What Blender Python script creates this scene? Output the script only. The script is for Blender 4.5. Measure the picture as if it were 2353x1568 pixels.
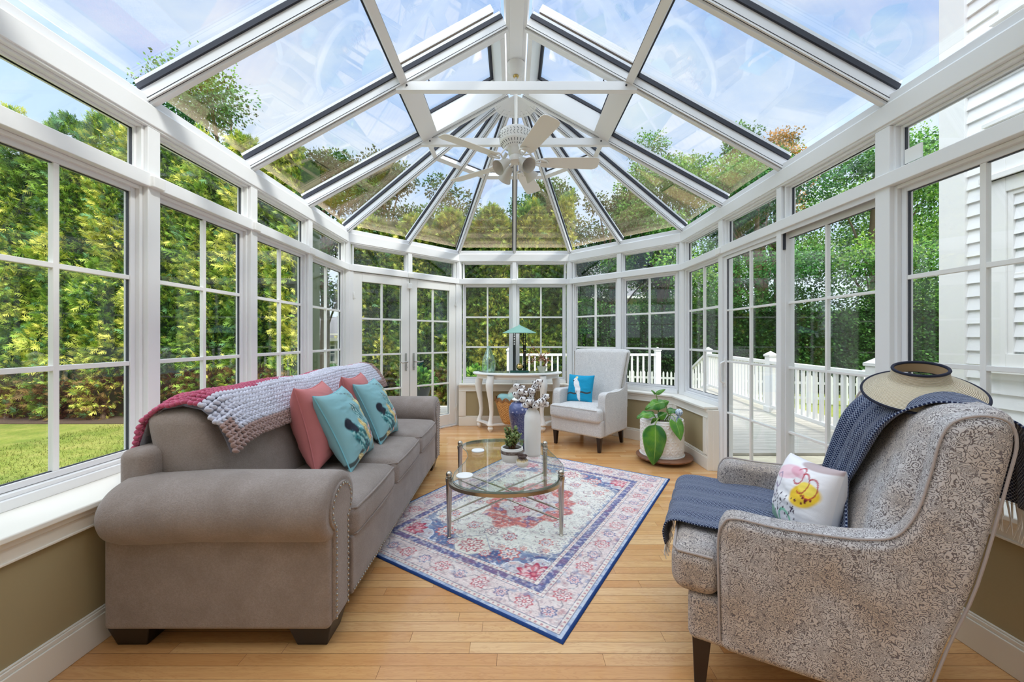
import bpy, bmesh, math, random
import numpy as np
from mathutils import Vector, Matrix, Euler

for o in list(bpy.data.objects):
    bpy.data.objects.remove(o)
random.seed(7)
RNG = np.random.default_rng(7)
SC = bpy.context.scene
COL = SC.collection
PI = math.pi

# ------------------------------------------------------------------ camera
cam_d = bpy.data.cameras.new('camera')
cam = bpy.data.objects.new('camera', cam_d)
COL.objects.link(cam)
cam.location = (0, 0, 1.228)
cam.rotation_euler = (PI / 2, 0, 0)
cam_d.sensor_width = 36
cam_d.lens = 890 / 2353 * 36
cam_d.shift_y = -6 / 2353
cam_d.clip_start = 0.02
cam_d.clip_end = 300
SC.camera = cam
SC.view_settings.view_transform = 'Standard'
SC.view_settings.look = 'None'
SC.view_settings.exposure = 0.22
SC.view_settings.gamma = 1
SC.cycles.transparent_max_bounces = 32
SC.cycles.max_bounces = 9
SC.cycles.diffuse_bounces = 4
SC.cycles.glossy_bounces = 4
SC.cycles.transmission_bounces = 8
SC.cycles.sample_clamp_indirect = 6
SC.cycles.use_denoising = True
SC.cycles.caustics_reflective = False
SC.cycles.caustics_refractive = False

# ------------------------------------------------------------------ node helper
class NT:
    def __init__(s, tree):
        s.t = tree; s.n = tree.nodes; s.l = tree.links
    def node(s, typ, **kw):
        n = s.n.new(typ)
        for k, v in kw.items():
            if k.startswith('_'):
                setattr(n, k[1:], v)
            else:
                key = int(k[1:]) if k[0] == 'i' and k[1:].isdigit() else k.replace('__', ' ')
                s.put(n.inputs[key], v)
        return n
    def put(s, inp, v):
        if isinstance(v, bpy.types.NodeSocket):
            s.l.new(v, inp)
        elif isinstance(v, bpy.types.Node):
            s.l.new(v.outputs[0], inp)
        else:
            if isinstance(v, (tuple, list)) and len(v) == 3 and inp.type == 'RGBA':
                v = (*v, 1)
            inp.default_value = v
    def math(s, op, a, b=0.0, c=0.0, clamp=False):
        n = s.node('ShaderNodeMath', _operation=op, _use_clamp=clamp)
        s.put(n.inputs[0], a); s.put(n.inputs[1], b); s.put(n.inputs[2], c)
        return n.outputs[0]
    def vmath(s, op, a, b=(0, 0, 0)):
        n = s.node('ShaderNodeVectorMath', _operation=op)
        s.put(n.inputs[0], a)
        if op == 'SCALE':
            s.put(n.inputs['Scale'], b)
        else:
            s.put(n.inputs[1], b)
        return n.outputs[0]
    def mix(s, f, a, b, mode='MIX'):
        n = s.node('ShaderNodeMix', _data_type='RGBA', _blend_type=mode)
        s.put(n.inputs[0], f); s.put(n.inputs[6], a); s.put(n.inputs[7], b)
        return n.outputs[2]
    def ramp(s, f, stops, interp='LINEAR'):
        n = s.node('ShaderNodeValToRGB')
        cr = n.color_ramp; cr.interpolation = interp
        while len(cr.elements) > 1:
            cr.elements.remove(cr.elements[-1])
        for i, (p, c) in enumerate(stops):
            if not isinstance(c, (tuple, list)): c = (c, c, c)
            e = cr.elements[0] if i == 0 else cr.elements.new(p)
            e.position = p; e.color = (*c, 1)
        s.put(n.inputs[0], f)
        return n.outputs[0]
    def noise(s, vec, scale, detail=3, rough=.5, dist=0.0):
        return s.node('ShaderNodeTexNoise', Vector=vec, Scale=scale, Detail=detail, Roughness=rough, Distortion=dist)
    def voro(s, vec, scale, feature='F1', rnd=1.0):
        return s.node('ShaderNodeTexVoronoi', _feature=feature, Vector=vec, Scale=scale, Randomness=rnd)
    def obj(s):
        return s.node('ShaderNodeTexCoord').outputs['Object']
    def mapping(s, vec, scale=(1, 1, 1), rot=(0, 0, 0), loc=(0, 0, 0)):
        n = s.node('ShaderNodeMapping'); s.put(n.inputs[0], vec)
        n.inputs['Scale'].default_value = scale; n.inputs['Rotation'].default_value = rot; n.inputs['Location'].default_value = loc
        return n.outputs[0]

def srgb(r, g, b):
    def f(c):
        c /= 255
        return c / 12.92 if c <= .04045 else ((c + .055) / 1.055) ** 2.4
    return (f(r), f(g), f(b))

def newmat(name):
    m = bpy.data.materials.new(name); m.use_nodes = True
    t = NT(m.node_tree); t.n.clear()
    out = t.node('ShaderNodeOutputMaterial')
    return m, t, out

def pmat(name, col, rough=.5, metal=0, bump=None, spec=.5, sheen=0, coat=0, fn=None, bumpd=.002, trans=0, sub=0):
    """col: rgb tuple; fn(t) may return (color socket, height socket or None)"""
    m, t, out = newmat(name)
    b = t.node('ShaderNodeBsdfPrincipled')
    b.inputs['Roughness'].default_value = rough
    b.inputs['Metallic'].default_value = metal
    b.inputs['Specular IOR Level'].default_value = spec
    b.inputs['Sheen Weight'].default_value = sheen
    b.inputs['Coat Weight'].default_value = coat
    if trans: b.inputs['Transmission Weight'].default_value = trans
    h = None
    if fn:
        c, h = fn(t)
        t.put(b.inputs['Base Color'], c)
    else:
        b.inputs['Base Color'].default_value = (*col, 1)
    if h is None and bump:
        h = t.noise(t.obj(), bump, 3).outputs[0]
    if h is not None:
        bp = t.node('ShaderNodeBump', Height=h, Distance=bumpd, Strength=1.0)
        t.l.new(bp.outputs[0], b.inputs['Normal'])
    t.l.new(b.outputs[0], out.inputs[0])
    return m

# ------------------------------------------------------------------ sky and sun
world = bpy.data.worlds.new('sky'); SC.world = world; world.use_nodes = True
wt = NT(world.node_tree); wt.n.clear()
wo = wt.node('ShaderNodeOutputWorld')
gen = wt.node('ShaderNodeTexCoord').outputs['Generated']
sep = wt.node('ShaderNodeSeparateXYZ', Vector=gen)
zc = wt.math('MAXIMUM', sep.outputs[2], 0.04)
px_ = wt.math('DIVIDE', sep.outputs[0], wt.math('ADD', zc, .25))
py_ = wt.math('DIVIDE', sep.outputs[1], wt.math('ADD', zc, .25))
cv = wt.node('ShaderNodeCombineXYZ', X=px_, Y=py_, Z=0.0).outputs[0]
cl = wt.noise(wt.mapping(cv, scale=(1.0, 1.7, 1), rot=(0, 0, .6)), 1.5, 7, .58, .35).outputs[0]
cf = wt.ramp(cl, [(.42, 0.0), (.54, .55), (.66, 1.0)])
skyc = wt.ramp(sep.outputs[2], [(0, srgb(226, 240, 252)), (.25, srgb(200, 224, 252)), (.7, srgb(160, 196, 246)), (1, srgb(150, 190, 244))])
col = wt.mix(cf, skyc, srgb(232, 241, 251))
grd = wt.ramp(sep.outputs[2], [(0, 0.0), (.001, 1.0)])
col = wt.mix(grd, srgb(120, 140, 90), col)
bg = wt.node('ShaderNodeBackground', Color=col, Strength=1.10)
wt.l.new(bg.outputs[0], wo.inputs[0])

def sun(name, direction, strength, angle, color):
    d = bpy.data.lights.new(name, 'SUN'); d.energy = strength; d.angle = math.radians(angle); d.color = color
    o = bpy.data.objects.new(name, d); COL.objects.link(o)
    o.rotation_euler = Vector(direction).to_track_quat('Z', 'Y').to_euler()
    return o
sun('sun_light', (.62, -.30, .72), 4.3, 9, (1, .93, .82))
sun('added_fill_glow', (-.10, -.35, 1.0), 5.5, 110, (.97, .985, 1.0))  # added second sun, very wide, fills the interior beyond what the sky gives

# ------------------------------------------------------------------ mesh helpers
class MB:
    def __init__(s):
        s.v = []; s.f = []; s.mi = []; s.n = 0; s.attr = []; s.cur = (1, 1, 1); s.m = 0
    def add(s, verts, faces):
        verts = np.asarray(verts, float).reshape(-1, 3)
        s.v.append(verts)
        n = s.n
        for f in faces:
            s.f.append([i + n for i in f]); s.mi.append(s.m)
        s.attr.append(np.tile(np.array(s.cur, float), (len(verts), 1)))
        s.n += len(verts)
        return s
    def box(s, x0, x1, y0, y1, z0, z1):
        v = [(x0, y0, z0), (x1, y0, z0), (x1, y1, z0), (x0, y1, z0), (x0, y0, z1), (x1, y0, z1), (x1, y1, z1), (x0, y1, z1)]
        return s.add(v, [(0, 3, 2, 1), (4, 5, 6, 7), (0, 1, 5, 4), (1, 2, 6, 5), (2, 3, 7, 6), (3, 0, 4, 7)])
    def bar(s, p0, p1, w, h, up=(0, 0, 1), w1=None, h1=None, off=0.0, offu=0.0):
        """box from p0 to p1; w sideways, h along up; off/offu shift"""
        p0 = Vector(p0); p1 = Vector(p1); d = (p1 - p0).normalized(); up = Vector(up)
        sd = d.cross(up).normalized(); u = sd.cross(d).normalized()
        w1 = w if w1 is None else w1; h1 = h if h1 is None else h1
        vs = []
        for p, ww, hh in ((p0, w, h), (p1, w1, h1)):
            p = p + sd * off + u * offu
            for a, b in ((-1, -1), (1, -1), (1, 1), (-1, 1)):
                vs.append(p + sd * (a * ww / 2) + u * (b * hh / 2))
        return s.add(vs, [(0, 1, 2, 3), (7, 6, 5, 4), (0, 4, 5, 1), (1, 5, 6, 2), (2, 6, 7, 3), (3, 7, 4, 0)])
    def prism(s, pts, n, t):
        """polygon (3d points) extruded along n by t"""
        pts = [Vector(p) for p in pts]; n = Vector(n).normalized() * t
        k = len(pts)
        v = pts + [p + n for p in pts]
        f = [tuple(range(k))[::-1], tuple(range(k, 2 * k))] + [(i, (i + 1) % k, k + (i + 1) % k, k + i) for i in range(k)]
        return s.add(v, f)
    def tube(s, pts, r, seg=10, caps=True, flat=None):
        pts = [Vector(p) for p in pts]; k = len(pts)
        rs = list(r) if isinstance(r, (list, tuple, np.ndarray)) else [r] * k
        vs = []; prev = None
        for i, p in enumerate(pts):
            d = (pts[min(i + 1, k - 1)] - pts[max(i - 1, 0)]).normalized()
            if prev is None:
                a = Vector((0, 0, 1)) if abs(d.z) < .9 else Vector((1, 0, 0))
                u = d.cross(a).normalized()
            else:
                u = (prev - d * prev.dot(d)).normalized()
            prev = u; w = d.cross(u)
            for j in range(seg):
                t = 2 * PI * j / seg
                vs.append(p + (u * math.cos(t) + w * math.sin(t)) * rs[i])
        f = []
        for i in range(k - 1):
            for j in range(seg):
                a = i * seg + j; b = i * seg + (j + 1) % seg
                f.append((a, b, b + seg, a + seg))
        if caps:
            f.append(tuple(range(seg))[::-1]); f.append(tuple(range((k - 1) * seg, k * seg)))
        return s.add(vs, f)
    def lathe(s, prof, seg=32, c=(0, 0, 0), sx=1, sy=1, closed=True):
        vs = []; k = len(prof)
        for r, z in prof:
            for j in range(seg):
                t = 2 * PI * j / seg
                vs.append((c[0] + max(r, 1e-5) * math.cos(t) * sx, c[1] + max(r, 1e-5) * math.sin(t) * sy, c[2] + z))
        f = []
        for i in range(k - 1):
            for j in range(seg):
                a = i * seg + j; b = i * seg + (j + 1) % seg
                f.append((a, b, b + seg, a + seg))
        if closed:
            f.append(tuple(range(seg))[::-1]); f.append(tuple(range((k - 1) * seg, k * seg)))
        return s.add(vs, f)
    def sphere(s, c, r, seg=16, rings=10, sc=(1, 1, 1), M=None):
        vs = []; f = []
        for i in range(rings + 1):
            ph = PI * i / rings
            for j in range(seg):
                t = 2 * PI * j / seg
                p = Vector((math.sin(ph) * math.cos(t) * sc[0] * r, math.sin(ph) * math.sin(t) * sc[1] * r, -math.cos(ph) * sc[2] * r))
                if M is not None: p = M @ p
                vs.append(p + Vector(c))
        for i in range(rings):
            for j in range(seg):
                a = i * seg + j; b = i * seg + (j + 1) % seg
                f.append((a, b, b + seg, a + seg))
        return s.add(vs, f)
    def grid(s, P, wrapu=False, wrapv=False):
        """P array (nu,nv,3)"""
        nu, nv = P.shape[:2]
        f = []
        for i in range(nu if wrapu else nu - 1):
            for j in range(nv if wrapv else nv - 1):
                i2 = (i + 1) % nu; j2 = (j + 1) % nv
                f.append((i * nv + j, i2 * nv + j, i2 * nv + j2, i * nv + j2))
        return s.add(P.reshape(-1, 3), f)
    def soft(s, c, size, r, puff=(0, 0, 0), n=14, fn=None):
        """rounded, puffed box; c centre; size full; r radius; puff bulge per axis"""
        h = np.array(size, float) / 2; r = min(r, h.min() * .999)
        def par(hh):
            k = max(4, n)
            core = np.linspace(-(hh - r), hh - r, k) if hh - r > 1e-6 else np.array([0.0])
            e = r * (1 - np.cos(np.linspace(0, PI / 2, 6))[::-1]) if False else r * np.tan(np.linspace(0, PI / 4, 5))[1:]
            lo = -(hh - r) - e[::-1]; hi = (hh - r) + e
            return np.concatenate([lo, core, hi])
        ax = [par(x) for x in h]
        key = {}; vs = []; fs = []
        def vid(p):
            k = (round(p[0], 6), round(p[1], 6), round(p[2], 6))
            if k not in key:
                key[k] = len(vs); vs.append(p)
            return key[k]
        for a in range(3):
            b, d = (a + 1) % 3, (a + 2) % 3
            for sg in (-1, 1):
                U, V = ax[b], ax[d]
                ids = [[0] * len(V) for _ in U]
                for i, u in enumerate(U):
                    for j, v in enumerate(V):
                        p = [0, 0, 0]; p[a] = sg * h[a]; p[b] = u; p[d] = v
                        ids[i][j] = vid(tuple(p))
                for i in range(len(U) - 1):
                    for j in range(len(V) - 1):
                        q = (ids[i][j], ids[i + 1][j], ids[i + 1][j + 1], ids[i][j + 1])
                        fs.append(q if sg > 0 else q[::-1])
        P = np.array(vs)
        inner = np.clip(P, -(h - r), h - r)
        d = P - inner; ln = np.linalg.norm(d, axis=1, keepdims=True)
        Q = inner + d / np.maximum(ln, 1e-9) * r
        u = Q / h
        W = np.clip(1 - u ** 2, 0, 1)
        for a in range(3):
            if puff[a]:
                b, e = (a + 1) % 3, (a + 2) % 3
                Q[:, a] += puff[a] * np.sign(u[:, a]) * np.abs(u[:, a]) ** .7 * (W[:, b] * W[:, e]) ** .55
        if fn is not None: Q = fn(Q)
        Q = Q + np.array(c)
        return s.add(Q, fs)
    def xf(s, M):
        """transform everything so far"""
        M = np.array(M)
        s.v = [a @ M[:3, :3].T + M[:3, 3] for a in s.v]
        return s
    def build(s, name, mat=None, parent=None, bevel=0, bseg=2, smooth=False, sub=0, ang=35, loc=None, colattr=False):
        me = bpy.data.meshes.new(name)
        V = np.concatenate(s.v) if s.v else np.zeros((0, 3))
        me.from_pydata(V.tolist(), [], s.f)
        mats = mat if isinstance(mat, (list, tuple)) else [mat]
        for m in mats:
            if m: me.materials.append(m)
        if len(mats) > 1:
            me.polygons.foreach_set('material_index', s.mi)
        if colattr:
            a = me.color_attributes.new('Col', 'FLOAT_COLOR', 'POINT')
            C = np.concatenate(s.attr); C = np.concatenate([C, np.ones((len(C), 1))], 1)
            a.data.foreach_set('color', C.ravel())
        if smooth:
            me.polygons.foreach_set('use_smooth', [True] * len(me.polygons))
            if ang < 180:
                try: me.set_sharp_from_angle(angle=math.radians(ang))
                except Exception: pass
        me.update()
        o = bpy.data.objects.new(name, me)
        COL.objects.link(o)
        if parent is not None: o.parent = parent
        if loc is not None: o.location = loc
        if bevel:
            b = o.modifiers.new('bevel', 'BEVEL'); b.width = bevel; b.segments = bseg; b.limit_method = 'ANGLE'; b.angle_limit = math.radians(40)
            b.harden_normals = True
            if not smooth:
                me.polygons.foreach_set('use_smooth', [True] * len(me.polygons))
                try: me.set_sharp_from_angle(angle=math.radians(89))
                except Exception: pass
        if sub:
            b = o.modifiers.new('sub', 'SUBSURF'); b.levels = sub; b.render_levels = sub
        return o

def fastmesh(name, V, F4, mat, parent=None, col=None, smooth=False):
    """V (n,3) F4 (m,4) arrays -> object"""
    me = bpy.data.meshes.new(name)
    V = np.ascontiguousarray(V, np.float32); F4 = np.ascontiguousarray(F4, np.int32)
    k = F4.shape[1]
    me.vertices.add(len(V)); me.vertices.foreach_set('co', V.ravel())
    me.loops.add(F4.size); me.loops.foreach_set('vertex_index', F4.ravel())
    me.polygons.add(len(F4)); me.polygons.foreach_set('loop_start', np.arange(0, F4.size, k, dtype=np.int32))
    if mat: me.materials.append(mat)
    if col is not None:
        a = me.color_attributes.new('Col', 'FLOAT_COLOR', 'POINT')
        C = np.concatenate([col, np.ones((len(col), 1))], 1).astype(np.float32)
        a.data.foreach_set('color', C.ravel())
    if smooth: me.polygons.foreach_set('use_smooth', np.ones(len(F4), bool))
    me.update(calc_edges=True); me.validate()
    o = bpy.data.objects.new(name, me); COL.objects.link(o)
    if parent is not None: o.parent = parent
    return o

def tag(o, label=None, cat=None, group=None, kind=None):
    if label: o['label'] = label
    if cat: o['category'] = cat
    if group: o['group'] = group
    if kind: o['kind'] = kind
    return o
def thing(name, label, cat, loc=(0, 0, 0), rz=0, group=None, kind=None):
    o = bpy.data.objects.new(name, None); COL.objects.link(o); o.empty_display_size = .05
    o.location = loc; o.rotation_euler = (0, 0, rz)
    return tag(o, label, cat, group, kind)
def struct(name, loc=(0, 0, 0)):
    o = bpy.data.objects.new(name, None); COL.objects.link(o); o.location = loc; o['kind'] = 'structure'
    return o
def kids(o): return [c for c in bpy.data.objects if c.parent == o]
def copytree(o, parent=None):
    c = o.copy(); COL.objects.link(c); c.parent = parent
    for ch in kids(o): copytree(ch, c)
    return c

# ------------------------------------------------------------------ numpy pattern helpers
def vnoise(x, y, seed=0):
    r = np.random.default_rng(seed); T = r.random((64, 64))
    xi, yi = np.floor(x).astype(int), np.floor(y).astype(int); fx, fy = x - xi, y - yi
    fx, fy = fx * fx * (3 - 2 * fx), fy * fy * (3 - 2 * fy)
    g = lambda a, b: T[a % 64, b % 64]
    return (g(xi, yi) * (1 - fx) + g(xi + 1, yi) * fx) * (1 - fy) + (g(xi, yi + 1) * (1 - fx) + g(xi + 1, yi + 1) * fx) * fy
def fbm(x, y, seed=0, o=4):
    a = .5; s = 0
    for i in range(o): s = s + a * vnoise(x * 2 ** i, y * 2 ** i, seed + i); a *= .5
    return s / (1 - .5 ** o)
def sst(e0, e1, x): t = np.clip((x - e0) / (e1 - e0), 0, 1); return t * t * (3 - 2 * t)
def paint(C, mask, col, k=1.0):
    m = (np.clip(mask, 0, 1) * k)[..., None]; return C * (1 - m) + np.array(srgb(*col)) * m
# ------------------------------------------------------------------ materials
def M_white(name, c=(236, 236, 236), rough=.38):
    return pmat(name, srgb(*c), rough=rough, spec=.4)
ALU = M_white('white_aluminium')
ALUD = M_white('white_frame_paint', (230, 230, 232))
GASK = pmat('dark_gasket', srgb(44, 47, 58), rough=.6)
TRIM = pmat('cream_white_trim', srgb(238, 233, 222), rough=.42)
DOORW = pmat('door_white', srgb(240, 239, 236), rough=.35)
OLIVE = pmat('olive_wall_paint', srgb(168, 154, 118), rough=.75, bump=60, bumpd=.0004)
CHROME = pmat('brushed_steel', srgb(178, 176, 172), rough=.28, metal=1)
BLACK = pmat('black_plastic', srgb(24, 24, 26), rough=.5)

def glassmat(name, tint, r0, rough=0.0, refl=(1, 1, 1)):
    m, t, out = newmat(name)
    lw = t.node('ShaderNodeLayerWeight', Blend=.5)
    f = t.math('MULTIPLY_ADD', t.math('POWER', lw.outputs['Facing'], 5.0), 1 - r0, r0, clamp=True)
    tr = t.node('ShaderNodeBsdfTransparent', Color=tint)
    gl = t.node('ShaderNodeBsdfGlossy', Color=refl, Roughness=rough)
    mx = t.node('ShaderNodeMixShader')
    t.l.new(f, mx.inputs[0]); t.l.new(tr.outputs[0], mx.inputs[1]); t.l.new(gl.outputs[0], mx.inputs[2])
    t.l.new(mx.outputs[0], out.inputs[0])
    return m
GLASS = glassmat('window_glass', (.975, .985, .98), .035)
ROOFG = glassmat('roof_glass_coated', (.94, .975, 1.0), .125, refl=(1.0, .74, .46))

def wood_floor(t):
    a = t.node('ShaderNodeVertexColor', _layer_name='Col').outputs[0]
    o = t.obj()
    s = t.node('ShaderNodeSeparateColor', Color=a)
    off = t.node('ShaderNodeCombineXYZ', X=t.math('MULTIPLY', s.outputs[0], 17.0), Y=t.math('MULTIPLY', s.outputs[1], 9.0), Z=0.0).outputs[0]
    v = t.vmath('ADD', o, off)
    n1 = t.noise(t.mapping(v, scale=(1.3, 26, 1)), 2.2, 5, .6, .6).outputs[0]
    n2 = t.noise(t.mapping(v, scale=(.9, 7, 1)), 3.0, 3, .6, 2.2).outputs[0]
    rings = t.math('ADD', t.math('MULTIPLY', t.math('SINE', t.math('MULTIPLY', n2, 42.0)), .5), .5)
    base = t.ramp(s.outputs[2], [(0, srgb(204, 144, 86)), (.25, srgb(216, 164, 106)), (.5, srgb(224, 176, 118)), (.75, srgb(209, 152, 94)), (1, srgb(232, 190, 136))])
    c = t.mix(t.math('MULTIPLY', t.ramp(n1, [(.42, 0.0), (.7, 1.0)]), .42), base, srgb(190, 128, 78))
    c = t.mix(t.math('MULTIPLY', t.ramp(rings, [(.55, 0.0), (1, 1.0)]), .22), c, srgb(176, 112, 64))
    return c, n1
FLOORM = pmat('oak_strip_floor', None, rough=.24, fn=wood_floor, bumpd=.0003, spec=.5, coat=.25)

# ------------------------------------------------------------------ room layout (metres)
DL, DR, CX, D1 = -1.851, 1.915, .032, 4.393
ZC = 1.228
A_, B_, C_, D_ = (DL, D1), (-.748, 5.496), (.812, 5.496), (DR, D1)
POLY = [(DL, -1.0), A_, B_, C_, D_, (DR, -1.0)]
ZS, ZT0, ZT1, ZB0, ZB1 = .60, 2.00, 2.07, 2.31, 2.43
YK = [4.345 - .78 * k for k in range(1, 7)]

def seg_normal(a, b):
    d = Vector((b[0] - a[0], b[1] - a[1])).normalized()
    return Vector((-d.y, d.x))     # outward (left of travel, since we go up the left side and round)
def offs(poly, ds):
    """offset each segment i by ds[i] outward, intersecting neighbours -> points"""
    n = len(poly) - 1; L = []
    for i in range(n):
        nn = seg_normal(poly[i], poly[i + 1]); a = Vector(poly[i]) + nn * ds[i]; b = Vector(poly[i + 1]) + nn * ds[i]
        L.append((a, b))
    out = [L[0][0]]
    for i in range(1, n):
        a, b = L[i - 1]; c, d = L[i]
        r = b - a; s = d - c; den = r.x * s.y - r.y * s.x
        t = ((c.x - a.x) * s.y - (c.y - a.y) * s.x) / den
        out.append(a + r * t)
    out.append(L[-1][1])
    return out
def ribbon(mb, poly, din, dout, z0, z1, z2=None, z3=None):
    """solid band between inner offset din (z0..z1) and outer dout (z2..z3)"""
    n = len(poly) - 1
    di = din if isinstance(din, (list, tuple)) else [din] * n
    do = dout if isinstance(dout, (list, tuple)) else [dout] * n
    z2 = z0 if z2 is None else z2; z3 = z1 if z3 is None else z3
    P = offs(poly, di); Q = offs(poly, do)
    for i in range(n):
        v = [(P[i].x, P[i].y, z0), (P[i + 1].x, P[i + 1].y, z0), (Q[i + 1].x, Q[i + 1].y, z2), (Q[i].x, Q[i].y, z2),
             (P[i].x, P[i].y, z1), (P[i + 1].x, P[i + 1].y, z1), (Q[i + 1].x, Q[i + 1].y, z3), (Q[i].x, Q[i].y, z3)]
        mb.add(v, [(0, 1, 2, 3), (7, 6, 5, 4), (0, 4, 5, 1), (1, 5, 6, 2), (2, 6, 7, 3), (3, 7, 4, 0)])
    return mb

# floor: oak strips as one surface
mb = MB(); vs = []
y = -1.0; row = 0
while y < 5.7:
    y2 = y + .057; x = -2.1 + random.uniform(-.8, 0)
    while x < 2.1:
        x2 = x + random.uniform(.35, 1.25)
        mb.cur = (random.random(), random.random(), random.random())
        g = .0007
        # clip to bay
        def lim(yy):
            if yy < D1: return DL - .02, DR + .02
            dd = yy - D1; return DL + dd - .03, DR - dd + .03
        lo, hi = lim(y2)
        a, b = max(x, lo), min(x2, hi)
        if b - a > .01:
            mb.add([(a + g, y + g, 0), (b - g, y + g, 0), (b - g, y2 - g, 0), (a + g, y2 - g, 0)], [(0, 1, 2, 3)])
        x = x2
    y = y2
fl = mb.build('floor', FLOORM, colattr=True); fl['kind'] = 'structure'
SUB = pmat('floor_joint', srgb(120, 78, 46), rough=.8)
mb = MB()
P = offs(POLY, [.06] * 5)
mb.prism([(p.x, p.y, -.12) for p in P][::-1], (0, 0, 1), .1192)
o = mb.build('joint', SUB, parent=fl)

# ------------------------------------------------------------------ bays
class Bay:
    def __init__(s, p0, p1):
        s.p0 = Vector(p0); s.p1 = Vector(p1); s.d = (s.p1 - s.p0).normalized(); s.n = seg_normal(p0, p1); s.L = (s.p1 - s.p0).length
        s.M = Matrix(((s.d.x, s.n.x, 0, s.p0.x), (s.d.y, s.n.y, 0, s.p0.y), (0, 0, 1, 0), (0, 0, 0, 1)))
def frame_boxes(mb, u0, u1, z0, z1, t, w0, w1, tb=None, tt=None):
    tb = t if tb is None else tb; tt = t if tt is None else tt
    mb.box(u0, u0 + t, w0, w1, z0, z1); mb.box(u1 - t, u1, w0, w1, z0, z1)
    mb.box(u0 + t, u1 - t, w0, w1, z0, z0 + tb); mb.box(u0 + t, u1 - t, w0, w1, z1 - tt, z1)
WN = [0]; DN = [0]; TN = [0]
def pane_fill(root, bay, u0, u1, z0, z1, w, rows, cols, mname='muntin', gm=None, bw=.022):
    MB().box(u0, u1, w - .004, w + .004, z0, z1).xf(bay.M).build('pane', gm or GLASS, root)
    g = MB()
    g.box(u0 - .008, u0 + .003, w - .006, w + .006, z0, z1); g.box(u1 - .003, u1 + .008, w - .006, w + .006, z0, z1)
    g.box(u0, u1, w - .006, w + .006, z0 - .008, z0 + .003); g.box(u0, u1, w - .006, w + .006, z1 - .003, z1 + .008)
    g.xf(bay.M).build('gasket', GASK, root)
    if rows * cols > 1:
        m = MB()
        for i in range(1, cols):
            u = u0 + (u1 - u0) * i / cols; m.box(u - bw / 2, u + bw / 2, w - .012, w + .012, z0, z1)
        for i in range(1, rows):
            z = z0 + (z1 - z0) * i / rows; m.box(u0, u1, w - .011, w + .011, z - bw / 2, z + bw / 2)
        m.xf(bay.M).build(mname, DOORW, root, bevel=.002)
def window(bay, a=.036, b=.036):
    """lower sash with muntins, track below and transom above"""
    WN[0] += 1; r = struct('window_%d' % WN[0])
    u0, u1 = a, bay.L - b
    m = MB()
    m.box(u0, u1, .01, .10, ZS - .01, ZS + .03)                      # sill track
    m.box(u0, u1, .045, .06, ZS + .03, ZS + .045)
    frame_boxes(m, u0, u1, ZS + .03, ZT0, .018, .025, .095)
    m.xf(bay.M).build('frame', ALU, r, bevel=.003)
    m = MB(); frame_boxes(m, u0 + .018, u1 - .018, ZS + .05, ZT0 - .015, .026, .045, .08)
    m.xf(bay.M).build('sash', ALUD, r, bevel=.003)
    pane_fill(r, bay, u0 + .044, u1 - .044, ZS + .076, ZT0 - .041, .06, 3, 2)
    transom(r, bay, u0, u1)
    return r
def transom(r, bay, u0, u1):
    m = MB(); frame_boxes(m, u0, u1, ZT1, ZB0, .014, .02, .09, .01, .012); frame_boxes(m, u0 + .014, u1 - .014, ZT1 + .008, ZB0 - .012, .012, .045, .08)
    m.xf(bay.M).build('transom_frame', ALU, r, bevel=.002)
    w = MB().box(u0 + .026, u1 - .026, .058, .066, ZT1 + .02, ZB0 - .024).xf(bay.M).build('transom_pane', GLASS, r)
    g = MB(); frame_boxes(g, u0 + .02, u1 - .02, ZT1 + .012, ZB0 - .016, .008, .056, .070)
    g.xf(bay.M).build('transom_gasket', GASK, r)
def post(bay, u, w=.07, z0=ZS - .01, z1=ZB0, d=.10, name=None):
    TN[0] += 1
    m = MB().box(u - w / 2, u + w / 2, 0, d, z0, z1)
    m.box(u - w / 2 - .006, u + w / 2 + .006, .03, .09, z0, z1)
    o = m.xf(bay.M).build('trim_%d' % TN[0], ALU, bevel=.004); o['kind'] = 'structure'
    return o
# left wall bays
yl = [D1 - .02] + YK
for k in range(6):
    b = Bay((DL, yl[k + 1]), (DL, yl[k])); window(b)
    post(b, 0, z0=ZS - .01)
# right wall bays
for k in range(6):
    b = Bay((DR, yl[k]), (DR, yl[k + 1]))
    if k in (1, 2): continue
    window(b); post(b, b.L, z0=0 if k == 0 else ZS - .01)
post(Bay((DR, yl[2]), (DR, yl[3])), 0, z0=0, w=.05)
post(Bay((DR, yl[2]), (DR, yl[3])), .78, z0=0, w=.08)
# back facets
for p, q in ((B_, C_), (C_, D_)):
    p = Vector(p); q = Vector(q); mid = (p + q) / 2
    for a, c in ((p, mid), (mid, q)):
        window(Bay(a, c), .045 if a != mid else .03, .045 if c != mid else .03)
    post(Bay(p, q), .78, w=.055)
# corner posts
def cpost(x, y, z0):
    TN[0] += 1
    m = MB().lathe([(.052, z0), (.052, ZB0 + .02)], 8)
    m.xf(Matrix.Rotation(PI / 8, 4, 'Z'))
    o = m.build('trim_%d' % TN[0], ALU, loc=(x, y, 0), bevel=.003); o['kind'] = 'structure'
def outv(x, y, d):
    v = Vector((x - CX, y - 3.613)).normalized() * d; return x + v.x, y + v.y
cpost(*outv(*A_, .045), .0); cpost(*outv(*B_, .045), 0.0); cpost(*outv(*C_, .045), ZS - .01); cpost(*outv(*D_, .045), ZS - .01)

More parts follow.
